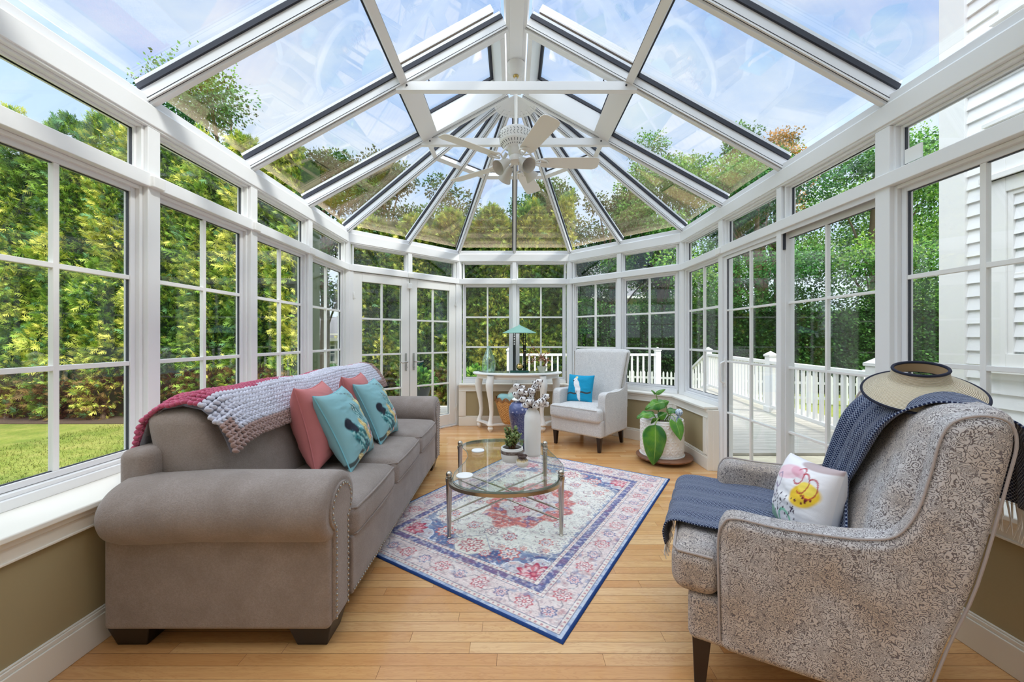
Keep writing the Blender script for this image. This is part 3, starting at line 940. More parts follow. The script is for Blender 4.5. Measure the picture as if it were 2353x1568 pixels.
g = MB(); xs = np.linspace(2.6, 20.1, 60); zs = np.linspace(ZL - .05, ZL + 2.9, 12); X, Z = np.meshgrid(xs, zs, indexing='ij'); B = 15.5 - 3.0 * (X - 2.6) / 17.5
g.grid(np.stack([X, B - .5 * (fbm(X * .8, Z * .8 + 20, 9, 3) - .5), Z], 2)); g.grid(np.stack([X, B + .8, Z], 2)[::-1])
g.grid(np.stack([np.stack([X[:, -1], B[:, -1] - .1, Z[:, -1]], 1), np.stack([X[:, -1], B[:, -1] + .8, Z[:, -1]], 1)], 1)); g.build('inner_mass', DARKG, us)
# small shrubs and pale cottage seen through the gap at the hedge's end
EXT = pmat('pale_siding', srgb(236, 236, 224), rough=.7)
ROOFM = pmat('grey_shingles', srgb(112, 112, 116), rough=.9, bump=30, bumpd=.01)
WINM = pmat('dark_window_glass', srgb(90, 104, 112), rough=.12)
def house(name, label, x0, x1, y0, y1, zt, zr, wins, wallm):
    r = thing(name, label, 'house', ((x0 + x1) / 2, y0, ZL)); cx, cy = (x0 + x1) / 2, y0
    m = MB(); z = 0; H = zt - ZL
    m.box(x0 - cx, x1 - cx, 0, y1 - y0, 0, H)
    while z < H:                                                 # lapped boards
        m.add([(x0 - cx, -.02, z), (x1 - cx, -.02, z), (x1 - cx, -.005, z + .2), (x0 - cx, -.005, z + .2), (x0 - cx, 0, z), (x1 - cx, 0, z)], [(0, 1, 2, 3), (0, 4, 5, 1)])
        z += .2
    m.build('wall', wallm, r)
    g = MB(); e = .4
    g.prism([(x0 - cx - e, -e, H - .1), (x0 - cx - e, y1 - y0 + e, H - .1), (x0 - cx - e, (y1 - y0) / 2, zr - ZL)], (1, 0, 0), x1 - x0 + 2 * e)
    g.build('roof', ROOFM, r)
    t = MB(); t.box(x0 - cx - .02, x0 - cx + .14, -.05, .1, 0, H); t.box(x1 - cx - .14, x1 - cx + .02, -.05, .1, 0, H); t.box(x0 - cx - e, x1 - cx + e, -e - .03, -e + .02, H - .22, H - .04)
    t.build('corner_board', DOORW, r)
    for a, b, c, d in wins:
        f = MB(); frame_boxes(f, a - cx, b - cx, c - ZL, d - ZL, .09, -.07, .03); f.box((a + b) / 2 - cx - .02, (a + b) / 2 - cx + .02, -.06, 0, c - ZL, d - ZL); f.box(a - cx, b - cx, -.06, 0, (c + d) / 2 - ZL - .02, (c + d) / 2 - ZL + .02)
        f = f.build('window', DOORW, r)
        MB().box(a - cx + .08, b - cx - .08, -.03, .02, c - ZL + .08, d - ZL - .08).build('window_glass', WINM, f)
    return r
house('cottage', 'small white sided cottage seen far off past the end of the hedge', -11.6, -7.0, 21.0, 25, 1.3, 2.5, [(-10.2, -9.5, -.1, .9), (-9.0, -8.3, -.1, .9)], EXT)
CREAM = pmat('cream_siding', srgb(206, 206, 160), rough=.7)
house('reflection_standin_house', 'added cream gabled house standing in for a house reflection between trees behind the armchair', 4.6, 14.5, 27, 34, 4.2, 7.0, [(6, 7, 1, 2.6), (9, 10, 1, 2.6), (12, 13, 1, 2.6)], CREAM)  # added house, stands in for a house reflected in the facet glass
def shrub(label, x, y, z, rad, n, seed, group=None):
    r = np.random.default_rng(seed); d = r.normal(0, 1, (n, 3)); d /= np.linalg.norm(d, axis=1, keepdims=True)
    d[:, 2] = np.abs(d[:, 2]); P = d * rad * (r.random((n, 1)) ** .3) * np.array([1, 1, 1.1])
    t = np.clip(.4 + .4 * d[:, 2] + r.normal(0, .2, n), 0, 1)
    V, F, C = leaves(P, d + r.normal(0, .5, (n, 3)), r.uniform(.06, .13, n), lerp3(t, *G2), seed)
    o = thing('shrub', label, 'shrub', (x, y, z), group=group); fastmesh('foliage', V, F, LEAF, o, C)
    MB().tube([(0, 0, 0), (0, 0, rad * .6)], [.03, .02], 6).build('stem', BARK, o)
    return o
for i, (x, y) in enumerate([(-9.9, 19.6), (-9.1, 19.6), (-8.3, 19.6)]):
    shrub(('left', 'middle', 'right')[i] + ' one of three small rounded shrubs before the distant white cottage', x, y, ZL, .55, 1500, 30 + i, 'shrubs by the cottage')

# ------------------------------------------------------------------ deck, patio, railings
def deckf(t):
    n = t.noise(t.mapping(t.obj(), scale=(1, 12, 1)), 3, 4).outputs[0]
    return t.ramp(n, [(.3, srgb(150, 147, 140)), (.7, srgb(180, 176, 168))]), n
DECK = pmat('weathered_deck', None, rough=.7, fn=deckf, bumpd=.001)
m = MB(); zd = -.06
def boards(x0, x1, y0, y1):
    y = y0
    while y < y1 - .02:
        m.box(x0, x1, y, min(y + .134, y1), zd - .03, zd); y += .14
boards(2.04, 5.25, 4.35, 10.05); boards(-2.7, 0.0, 5.75, 7.4); boards(0.0, 2.04, 5.75, 10.05)
m.box(-2.7, 0, 7.38, 7.42, ZL, zd - .03); m.box(5.2, 5.25, 4.35, 10.05, ZL, zd - .03); m.box(0, 5.2, 10.02, 10.05, ZL, zd - .03)
o = m.build('deck_floor', DECK); o['kind'] = 'structure'
CONC = pmat('patio_concrete', None, rough=.85, fn=lambda t: (t.ramp(t.noise(t.obj(), 5, 6, .65).outputs[0], [(.3, srgb(176, 166, 142)), (.6, srgb(204, 196, 172))]), None))
o = MB().box(2.04, 3.5, -1, 4.34, ZL, -.09).build('patio_path', CONC); o['kind'] = 'structure'

VINYL = pmat('white_vinyl', srgb(222, 222, 222), rough=.4)
def rail_post(root, p, h, z0=zd):
    q = MB().box(-.065, .065, -.065, .065, z0, z0 + h)
    q.box(-.08, .08, -.08, .08, z0 + h, z0 + h + .03); q.add([(-.085, -.085, z0 + h + .03), (.085, -.085, z0 + h + .03), (.085, .085, z0 + h + .03), (-.085, .085, z0 + h + .03), (0, 0, z0 + h + .1)], [(0, 1, 4), (1, 2, 4), (2, 3, 4), (3, 0, 4), (3, 2, 1, 0)])
    q.box(-.08, .08, -.08, .08, z0, z0 + .1)
    q.xf(Matrix.Translation((p[0], p[1], 0))); return q.build('post', VINYL, root, bevel=.006)
def railing(label, pts, posts, group=None, drop=0.0, z0=zd):
    root = thing('deck_railing', label, 'railing', (pts[0][0], pts[0][1], 0)); o0 = Vector((pts[0][0], pts[0][1], 0))
    for (a, b) in zip(pts[:-1], pts[1:]):
        a = Vector((a[0], a[1], 0)) - o0; b = Vector((b[0], b[1], 0)) - o0; L = (b - a).length
        za, zb = z0, z0 + drop
        for nm, hh, w, h in (('top_rail', .87, .09, .06), ('bottom_rail', .10, .05, .06)):
            MB().bar(a + Vector((0, 0, za + hh)), b + Vector((0, 0, zb + hh)), w, h).build(nm, VINYL, root, bevel=.008)
        n = int(L / .145)
        for i in range(n):
            t = (i + .5) / n; p = a + (b - a) * t; z = za + (zb - za) * t
            MB().box(p.x - .02, p.x + .02, p.y - .02, p.y + .02, z + .12, z + .86).build('baluster', VINYL, root)
    for p in posts:
        rail_post(root, (p[0] - o0.x, p[1] - o0.y), .97, z0 + (p[2] if len(p) > 2 else 0))
    return root
railing('white vinyl deck railing running past the sliding glass door', [(4.17, 4.45), (4.54, 6.8), (5.04, 9.95)], [(4.15, 4.42), (4.54, 6.8), (5.04, 9.95)])
railing('white vinyl deck railing across the far side of the deck behind the console table', [(-.07, 9.9), (3.72, 9.9)], [(-.07, 9.9), (3.72, 9.9)])
railing('short white stair railing sloping down from the far deck corner', [(5.04, 10.05), (5.04, 11.2)], [(5.04, 11.25, -.62)], drop=-.62)
# stair treads
m = MB()
for i in range(4): m.box(3.8, 4.98, 10.06 + i * .28, 10.34 + i * .28, ZL - .02, zd - .14 * (i + 1))
o = m.build('deck_stairs', DECK); tag(o, 'pale wooden steps going down from the far deck corner to the lawn', 'stairs')
# picket fence
pf0, pf1 = Vector((3.4, 13.4, ZL)), Vector((14.2, 9.2, ZL)); L = (pf1 - pf0).length; u = (pf1 - pf0).normalized()
fence = thing('picket_fence', 'low white picket fence on the lawn beyond the deck', 'fence', tuple(pf0))
n = 98
side = Vector((-u.y, u.x, 0))
for zz in (.18, .62): MB().bar(Vector((0, 0, zz)), (pf1 - pf0) + Vector((0, 0, zz)), .03, .07).build('rail', VINYL, fence)
pk = None
for i in range(n):
    c = u * (L * (i + .5) / n)
    if pk is None:
        ww = .028; q = MB()
        q.prism([u * -ww + Vector((0, 0, .03)), u * ww + Vector((0, 0, .03)), u * ww + Vector((0, 0, .8)), Vector((0, 0, .85)), u * -ww + Vector((0, 0, .8))], side, .02)
        pk = q.build('picket', VINYL, fence); pk.location = c - side * .045
    else:
        d = pk.copy(); COL.objects.link(d); d.location = c - side * .045
for i in range(6):
    c = u * (L * i / 5); q = MB().box(-.05, .05, -.05, .05, -.02, .92); q.sphere((0, 0, .99), .06, 12, 8)
    q = q.build('post', VINYL, fence); q.location = c

# ------------------------------------------------------------------ the house wing on the right
HX, HY = 3.5, 3.12
SID = pmat('white_clapboard', srgb(240, 240, 240), rough=.55)
wing = thing('house_wing', 'two-storey white clapboard house with tall windows beyond the glass on the right', 'house', (HX, HY, ZL))
H = 7.9
MB().box(.012, 5.5, -6, -.012, 0, H).build('wall', SID, wing)
m = MB(); z = 0
while z < H:
    e = .102
    m.add([(-.016, -6, z), (-.016, -.14, z), (0.004, -.14, z + e), (0.004, -6, z + e), (.012, -6, z), (.012, -.14, z)], [(1, 0, 3, 2), (0, 1, 5, 4)])
    z += e
m.build('siding', SID, wing)
MB().box(-.03, .14, -.15, .03, 0, H).build('corner_board', DOORW, wing, bevel=.004)
ROOMDIM = pmat('dim_room_behind_glass', srgb(84, 96, 78), rough=.5)
HG = glassmat('house_window_glass', (.9, .93, .92), .16)
def hwin(y0, y1, z0, z1, split):
    f = MB(); a, b = y0 - HY, y1 - HY; c, d = z0 - ZL, z1 - ZL
    def fr(aa, bb, cc, dd, t, x0, x1):
        f.box(x0, x1, aa, aa + t, cc, dd); f.box(x0, x1, bb - t, bb, cc, dd); f.box(x0, x1, aa + t, bb - t, cc, cc + t); f.box(x0, x1, aa + t, bb - t, dd - t, dd)
    fr(a - .10, b + .10, c - .04, d + .1, .10, -.035, .03)
    fr(a, b, c, d, .03, -.02, .03)
    f.box(-.07, .02, a - .13, b + .13, c - .08, c - .04); f.box(-.06, .02, a - .12, b + .12, d + .1, d + .13)
    if split:
        mid = (c + d) / 2; f.box(-.012, .03, a, b, mid - .022, mid + .022)
        f.box(-.008, .02, (a + b) / 2 - .01, (a + b) / 2 + .01, c, d); f.box(-.008, .02, a, b, (c + mid) / 2 - .008, (c + mid) / 2 + .008); f.box(-.008, .02, a, b, (d + mid) / 2 - .008, (d + mid) / 2 + .008)
    o = f.build('window', DOORW, wing, bevel=.003)
    MB().box(.0, .008, a + .02, b - .02, c + .02, d - .02).build('window_glass', HG, o)
    MB().box(.0085, .011, a + .02, b - .02, c + .02, d - .02).build('dim_room_panel', ROOMDIM, o)  # flat panel, its dark colour stands in for the unlit room inside
hwin(1.75, 2.72, 1.06, 2.26, True); hwin(1.75, 2.72, 2.44, 2.66, False); hwin(1.75, 2.66, 3.55, 5.0, True); hwin(.2, 1.3, 1.06, 2.26, True)
main = thing('main_house', 'white clapboard main house wall behind the sunroom', 'house', (0, -1.3, ZL))
MB().box(-5, 3.5, -4, 0, 0, 5.6).build('wall', SID, main)

# urn planters on the deck outside the french doors
URN = pmat('dark_urn', srgb(52, 62, 66), rough=.35)
for x, y, lab in ((-1.55, 6.35, 'dark urn planter with leafy plant outside the left french door'), (-.62, 6.75, 'tall dark urn planter with leafy plant outside the french door nearest the console')):
    r = thing('urn_planter', lab, 'planter', (x, y, zd))
    MB().lathe([(.14, 0), (.15, .03), (.08, .08), (.07, .14), (.15, .26), (.2, .42), (.24, .5), (.25, .53), (.22, .54), (.19, .5), (0, .48)], 28, closed=False).build('urn', URN, r, smooth=True)
    n = 900; rg = np.random.default_rng(int(abs(x) * 100)); d = rg.normal(0, 1, (n, 3)); d /= np.linalg.norm(d, axis=1, keepdims=True); d[:, 2] = np.abs(d[:, 2])
    P = d * .28 * (rg.random((n, 1)) ** .4) + np.array([0, 0, .5])
    V, F, C = leaves(P, d + rg.normal(0, .4, (n, 3)), rg.uniform(.05, .12, n), lerp3(rg.random(n), *G1), 5)
    fastmesh('foliage', V, F, LEAF, r, C)
def vcolmat(name, rough=.8, sheen=0.0, bump=None, bumpd=.001):
    def f(t):
        h = t.noise(t.obj(), bump, 2).outputs[0] if bump else None
        return t.node('ShaderNodeVertexColor', _layer_name='Col').outputs[0], h
    return pmat(name, None, rough=rough, fn=f, sheen=sheen, bumpd=bumpd, spec=.25)
PRINT = vcolmat('printed_cloth', .85, .1, 900, .0006)
RUGM = vcolmat('rug_pile', .95, 0, 500, .002)

# ------------------------------------------------------------------ rug
def rug():
    A, B = 1.545, 2.163
    na, nb = 400, 560
    a = np.linspace(-A / 2, A / 2, na); b = np.linspace(-B / 2, B / 2, nb)
    X, Y = np.meshgrid(a, b, indexing='ij')
    ax, ay = np.abs(X), np.abs(Y); d = np.minimum(A / 2 - ax, B / 2 - ay)
    C = np.zeros(X.shape + (3,)); C[:] = srgb(238, 226, 220)
    n1 = fbm(X * 9, Y * 9, 1); n2 = fbm(X * 40, Y * 40, 5); st = fbm(X * 8, Y * 190, 9, 3); st2 = fbm(X * 30, Y * 160, 19, 3)
    def ros(cx, cy, r, c1, c2, c3, pet=8, ph=0):
        nonlocal C
        dx, dy = X - cx, Y - cy
        s = (np.abs(dx) < r * 1.6) & (np.abs(dy) < r * 1.6)
        if not s.any(): return
        rr = np.hypot(dx, dy) / r; th = np.arctan2(dy, dx)
        lob = 1 + .16 * np.cos(pet * th + ph)
        C = paint(C, sst(1.12, 1.0, rr / lob) * s, c1); C = paint(C, sst(.88, .8, rr / lob) * s, c2)
        C = paint(C, sst(.35, .5, np.cos(pet * th + ph)) * (rr < .75) * (rr > .3) * s, c3, .8); C = paint(C, sst(.34, .27, rr) * s, c1); C = paint(C, sst(.16, .12, rr) * s, c2)
    # field: blue ground
    fld = d > .285
    C = paint(C, fld, (96, 118, 164)); C = paint(C, fld * sst(.42, .62, n1), (62, 84, 138)); C = paint(C, fld * sst(.5, .75, fbm(X * 5, Y * 5, 31)), (158, 174, 200), .7)
    # spandrel corners
    ang = ax / .49 * .9 + (ay - .80) / .42
    cor = fld * sst(.36, .40, ang + .05 * np.cos(ax * 60) + .04 * np.cos(ay * 60))
    C = paint(C, cor, (214, 206, 208)); C = paint(C, cor * sst(.5, .7, n1), (232, 190, 180), .7); C = paint(C, cor * sst(.55, .7, n2), (120, 140, 176), .5)
    edge = fld * (np.abs(ang + .05 * np.cos(ax * 60) + .04 * np.cos(ay * 60) - .37) < .018); C = paint(C, edge, (240, 240, 244), .9)
    # cream medallion ground with stepped outline
    wv = .018 * np.sign(np.sin(ay * 70)) ; hexd = np.minimum(.475 - ax, (.60 - ay) * .85 + .10 - ax * .34) + wv * .4
    crm = fld * sst(0, .008, hexd)
    C = paint(C, fld * sst(-.03, -.02, hexd) * (hexd < 0), (150, 158, 178), .8)
    C = paint(C, crm, (240, 233, 222))
    dots = (np.sin(X * 210) * np.sin(Y * 210) > .55)
    C = paint(C, crm * dots * (hexd < .05), (120, 124, 150), .75)
    lin = np.abs(np.sin(fbm(X * 7, Y * 7, 41, 2) * 34)); C = paint(C, crm * sst(.16, .04, lin), (150, 140, 142), .6)
    # pendants
    for sg in (-1, 1):
        pd = 1 - (np.abs(X) / .15 + np.abs(Y * sg - .70) / .15); C = paint(C, sst(0, .05, pd) * fld, (238, 230, 216)); C = paint(C, (np.abs(pd - .06) < .03) * fld, (92, 110, 150), .7)
    # red lobed centre
    th = np.arctan2(Y, X); rr = np.hypot(X / .30, Y / .40)
    lob = 1 + .07 * np.cos(12 * th) + .05 * np.cos(4 * th) + .06 * (n2 - .5)
    red = fld * sst(1.03, .97, rr / lob)
    C = paint(C, red, (222, 128, 116)); C = paint(C, red * sst(.4, .7, st), (196, 84, 88), .85); C = paint(C, red * sst(.55, .75, fbm(X * 22, Y * 22, 77)), (240, 214, 200), .7)
    C = paint(C, red * sst(.6, .75, fbm(X * 18, Y * 18, 78)), (96, 108, 160), .75)
    inn = fld * sst(.66, .62, rr / (1 + .1 * np.cos(8 * th)))
    C = paint(C, inn, (232, 218, 212)); C = paint(C, inn * sst(.52, .68, fbm(X * 20, Y * 20, 81)), (128, 146, 186), .7)
    C = paint(C, inn * sst(.14, .04, np.abs(np.sin(fbm(X * 9, Y * 9, 91, 2) * 30))), (176, 96, 108), .7)
    for cx, cy, r in ((0, .13, .055), (0, -.13, .055), (.10, 0, .048), (-.10, 0, .048)): ros(cx, cy, r, (186, 46, 80), (232, 170, 176), (206, 76, 100))
    for sx in (-1, 1):
        for sy in (-1, 1):
            ros(sx * .45, sy * .75, .085, (184, 44, 84), (222, 120, 130), (240, 206, 210), 10)
            ros(sx * .24, sy * .66, .055, (206, 96, 96), (238, 220, 210), (96, 112, 160)); ros(sx * .36, sy * .44, .04, (208, 110, 104), (236, 214, 206), (110, 124, 170))
            ros(sx * .33, sy * .20, .035, (198, 104, 110), (240, 228, 220), (120, 130, 170)); ros(sx * .14, sy * .50, .04, (196, 84, 92), (240, 222, 214), (130, 140, 176)); ros(sx * .12, sy * .73, .03, (196, 84, 92), (240, 222, 214), (130, 140, 176))
            for q in range(3): ros(sx * (.40 - .12 * q), sy * (.52 + .05 * q), .02, (222, 128, 110), (240, 220, 210), (200, 90, 90), 6)
    for sy in (-1, 1): ros(0, sy * .70, .065, (196, 84, 92), (240, 226, 216), (186, 60, 76), 10); ros(0, sy * .50, .045, (150, 130, 140), (240, 226, 216), (196, 100, 100), 6)
    # scattered sprigs
    r = np.random.default_rng(17)
    for i in range(620):
        cx, cy = r.uniform(-A / 2 + .07, A / 2 - .07), r.uniform(-B / 2 + .07, B / 2 - .07); q = r.uniform(.008, .022); a0 = r.uniform(-PI, PI)
        i0, i1 = np.searchsorted(a, [cx - .03, cx + .03]); j0, j1 = np.searchsorted(b, [cy - .03, cy + .03]); sl = (slice(i0, i1), slice(j0, j1))
        dx, dy = X[sl] - cx, Y[sl] - cy; rr2 = np.hypot(dx, dy); tw = np.cos(np.arctan2(dy, dx) - a0)
        C[sl] = paint(C[sl], sst(.0036, .0018, np.abs(rr2 - q * .6)) * (tw > -.2), ((76, 84, 128), (186, 84, 92), (112, 106, 116), (150, 60, 84))[i % 4], .8)
    # borders
    mb_ = (d > .06) & (d < .195)
    C = paint(C, mb_, (234, 214, 208)); 
    along = np.where(A / 2 - ax < B / 2 - ay, Y, X); acr = d - .128
    vine = np.abs(acr - .035 * np.sin(along * 2 * PI / .17)); C = paint(C, mb_ * (vine < .004), (128, 116, 128), .7)
    C = paint(C, mb_ * sst(.12, .03, np.abs(np.sin(fbm(X * 11, Y * 11, 51, 2) * 36))), (160, 130, 138), .5); C = paint(C, mb_ * sst(.6, .75, fbm(X * 26, Y * 26, 52)), (200, 118, 120), .6)
    C = paint(C, mb_ * sst(.62, .76, fbm(X * 24, Y * 24, 53)), (124, 138, 176), .6)
    k = 0
    for t in np.arange(-B / 2 + .128, B / 2 - .1, .1361):
        for sx in (-1, 1): ros(sx * (A / 2 - .128), t, .040 if k % 2 else .032, *(((204, 96, 104), (240, 218, 212), (150, 60, 90)) if k % 2 else ((104, 108, 152), (236, 214, 212), (196, 96, 110))))
        k += 1
    k = 0
    for t in np.arange(-A / 2 + .128, A / 2 - .1, .1287):
        for sy in (-1, 1): ros(t, sy * (B / 2 - .128), .040 if k % 2 else .032, *(((204, 96, 104), (240, 218, 212), (150, 60, 90)) if k % 2 else ((104, 108, 152), (236, 214, 212), (196, 96, 110))))
        k += 1
    nb_ = (d > .222) & (d < .262); C = paint(C, nb_, (92, 98, 148)); C = paint(C, nb_ * sst(.35, .6, np.sin(along * 2 * PI / .045) * np.cos(acr * 90 - 8)), (176, 170, 200), .8); C = paint(C, nb_ * sst(.5, .7, fbm(X * 18, Y * 18, 61)), (126, 88, 130), .7)
    for lo, hi in ((.198, .222), (.262, .285), (.032, .056)):
        g = (d > lo) & (d < hi); C = paint(C, g, (236, 222, 212)); C = paint(C, g * (np.sin(along * 2 * PI / .028) > .3) * (np.abs(d - (lo + hi) / 2) < .006), (190, 116, 124), .8)
    for e in (.058, .196, .222, .262, .286, .032): C = paint(C, np.abs(d - e) < .0022, (84, 84, 120), .85)
    C = paint(C, (d > .012) & (d < .03), (190, 200, 216)); C = paint(C, (d > .012) & (d < .03) & (n2 > .52), (128, 150, 190), .8)
    # wear and woven streaks
    C = paint(C, sst(.55, .8, st2) * (d > .012), (240, 232, 224), .25); C = paint(C, sst(.6, .85, fbm(X * 3, Y * 3, 99)) * (d > .05), (240, 230, 222), .2)
    fine = np.abs(np.sin(fbm(X * 16, Y * 16, 121, 3) * 44)); C = paint(C, sst(.2, .05, fine) * (d > .05), (104, 96, 116), .38)
    C = paint(C, sst(.6, .72, fbm(X * 60, Y * 60, 131, 2)) * (d > .05), (244, 236, 230), .5); C = paint(C, sst(.60, .75, fbm(X * 48, Y * 48, 141, 2)) * (d > .05), (150, 96, 112), .35)
    C = paint(C, np.ones(X.shape) * (d > .014), (240, 230, 222), .05)
    C = C * (1 - .3 * (st[..., None] - .5)) * (1 - .2 * (st2[..., None] - .5))
    C = paint(C, d < .012, (34, 62, 116))
    Z = .007 + .0012 * vnoise(X * 30, Y * 30, 3) + .004 * np.clip(fbm(X * 1.4, Y * 1.4, 8) - .5, 0, 1); Z = np.where(d < .003, 0.001, Z)
    return np.stack([X, Y, Z], 2), C
Pr, Cr = rug()
na, nb = Pr.shape[:2]; idx = np.arange(na * nb).reshape(na, nb)
F = np.stack([idx[:-1, :-1], idx[1:, :-1], idx[1:, 1:], idx[:-1, 1:]], -1).reshape(-1, 4)
ru = fastmesh('area_rug', Pr.reshape(-1, 3), F, RUGM, None, Cr.reshape(-1, 3), smooth=True)
ra = math.radians(57.2 - 90)
nearc = Vector((.204, 1.55)); ll = Vector((math.cos(math.radians(57.2)), math.sin(math.radians(57.2)))); ww_ = Vector((-ll.y, ll.x))
cc = nearc + ll * (2.163 / 2) + ww_ * (1.545 / 2)
ru.location = (cc.x, cc.y, .0005); ru.rotation_euler = (0, 0, ra)
tag(ru, 'faded blush, cream and blue oriental rug with coral centre under the coffee table', 'rug')
sol = ru.modifiers.new('s', 'SOLIDIFY'); sol.thickness = .004; sol.offset = -1
ru.modifiers.remove(sol)

# ------------------------------------------------------------------ sofa
def fabric_taupe(t):
    o = t.obj(); n = t.noise(o, 260, 2, .6).outputs[0]; n2 = t.noise(o, 7, 4, .6).outputs[0]; n3 = t.noise(o, 170, 3, .6, .6).outputs[0]
    c = t.mix(t.ramp(n2, [(.35, 0.0), (.65, 1.0)]), srgb(143, 129, 120), srgb(158, 144, 136))
    c = t.mix(t.math('MULTIPLY', t.ramp(n3, [(.42, 1.0), (.6, 0.0)]), .28), c, srgb(112, 98, 90))
    return c, t.math('ADD', t.math('MULTIPLY', n, .4), n3)
TAUPE = pmat('taupe_plush', None, rough=.9, fn=fabric_taupe, bumpd=.0022, spec=.15, sheen=.28)
NAIL = pmat('antique_nickel', srgb(176, 168, 156), rough=.25, metal=1)
BLK = pmat('black_wood', srgb(26, 20, 18), rough=.35)
S0 = Vector((-1.15, 2.63, 0))
sofa = thing('sofa', 'large taupe plush three-seat sofa with rolled arms and nailhead trim along the left windows', 'sofa', tuple(S0))
MB().soft((-.01, 0, .215), (.86, 2.06, .25), .03).build('base', TAUPE, sofa, smooth=True, ang=180)
MB().soft((.425, 0, .22), (.04, 1.83, .26), .012).build('front_rail', TAUPE, sofa, smooth=True, ang=180)
MB().soft((-.405, 0, .44), (.13, 2.10, .66), .04).build('back_frame', TAUPE, sofa, smooth=True, ang=180)
nm = MB()
def nailpath(mb, pts, axis, r=.0065, step=.021):
    pts = [Vector(p) for p in pts]; acc = 0; nxt = 0
    for a, b in zip(pts[:-1], pts[1:]):
        L = (b - a).length
        while nxt <= acc + L:
            p = a + (b - a) * ((nxt - acc) / L); mb.sphere(p, r, 8, 6, sc=(.6, 1, 1) if axis == 'x' else (1, 1, 1)); nxt += step
        acc += L
fr = MB(); nailpath(fr, [(.447, -.90, .108), (.447, .90, .108)], 'x'); fr.build('nailhead_trim', NAIL, sofa, smooth=True)
for sg, nmz in ((-1, 'arm'), (1, 'arm')):
    cy, cz, ry, rz = 1.035 * sg, .545, .155, .135
    m = MB(); seg = 40
    xs = [-.455, -.45, -.435, -.41, -.37, -.3, -.1, .1, .3, .38, .42, .437, .443]; fs = [.35, .6, .82, .94, .99, 1, 1, 1, 1, 1, .985, .93, .80]
    P = []
    for x, f in zip(xs, fs):
        P.append([(x, cy + ry * f * math.cos(2 * PI * j / seg), cz + rz * f * math.sin(2 * PI * j / seg) - .012 * (1 if x < -.2 else 0)) for j in range(seg)])
    m.grid(np.array(P), wrapv=True); m.add([P[0][j] for j in range(seg)], [tuple(range(seg))]); m.add([P[-1][j] for j in range(seg)], [tuple(range(seg))[::-1]])
    m.soft((-.005, 1.025 * sg, .28), (.885, .19, .39), .02)
    ar = m.build(nmz, TAUPE, sofa, smooth=True, ang=60)
    # keyhole front panel with nails
    kp = []; rO = .10; wI = .062; y0 = 1.035 * sg
    for i in range(0, 37):
        a = math.radians(-52 + (360 - 76) * i / 36); kp.append((y0 + rO * math.cos(a), .545 + rO * .95 * math.sin(a)))
    kp = [(y0 + wI, .11), (y0 + wI, .43)] + kp + [(y0 - wI, .43), (y0 - wI, .11)]
    q = MB().prism([(.436, a, b) for a, b in kp], (1, 0, 0), .016).build('front_panel', TAUPE, ar, bevel=.005, bseg=3)
    nk = MB(); nailpath(nk, [(.454, y0 + (a - y0) * .86, .545 + (b - .545) * (.88 if b > .43 else 1)) for a, b in kp], 'x', .0062, .023); nk.build('nailhead_trim', NAIL, ar, smooth=True)
for i in range(3):
    cy = -.62 + .62 * i
    q = MB().soft((.085, cy, .41), (.74, .605, .15), .05, puff=(.015, 0, .032)).build('seat_cushion', TAUPE, sofa, smooth=True, ang=180)
    w = MB()
    for zz in (.468, .352):
        w.tube([(-.2, cy - .298, zz), (.40, cy - .298, zz), (.452, cy - .27, zz), (.462, cy - .1, zz + .004), (.464, cy, zz + .005), (.462, cy + .1, zz + .004), (.452, cy + .27, zz), (.40, cy + .298, zz), (-.2, cy + .298, zz)], .005, 8)
    w.build('piping', TAUPE, q, smooth=True)
for i in range(3):
    cy = -.655 + .655 * i
    def lean(Q, cy=cy):
        Q = Q.copy(); z = Q[:, 2]; Q[:, 0] -= (z + .2) * .26; Q[:, 0] += .02 * np.sin(Q[:, 1] * 6 + i) ; Q[:, 2] += .012 * np.sin(Q[:, 1] * 5 + i * 2); return Q
    q = MB().soft((-.185, cy, .685), (.23, .655, .47), .055, puff=(.045, .0, .03), fn=lean).build('back_cushion', TAUPE, sofa, smooth=True, ang=180)
    for e in ():
        w = MB(); w.tube([(-.185 + .105 - (z + .2) * .26, cy - .327 + (.012 if abs(z) < .2 else .03), .685 + z) for z in np.linspace(-.2, .22, 12)], .006, 8); w.build('piping', TAUPE, q, smooth=True)
for x, y in ((.36, -1.02), (-.36, -1.02), (.36, 1.02), (-.36, 1.02)):
    MB().add([(x - .07, y - .06, 0), (x + .05, y - .06, 0), (x + .05, y + .06, 0), (x - .07, y + .06, 0), (x - .10, y - .08, .095), (x + .075, y - .08, .095), (x + .075, y + .08, .095), (x - .10, y + .08, .095)],
             [(0, 3, 2, 1), (4, 5, 6, 7), (0, 1, 5, 4), (1, 2, 6, 5), (2, 3, 7, 6), (3, 0, 4, 7)]).build('foot', BLK, sofa, bevel=.004)

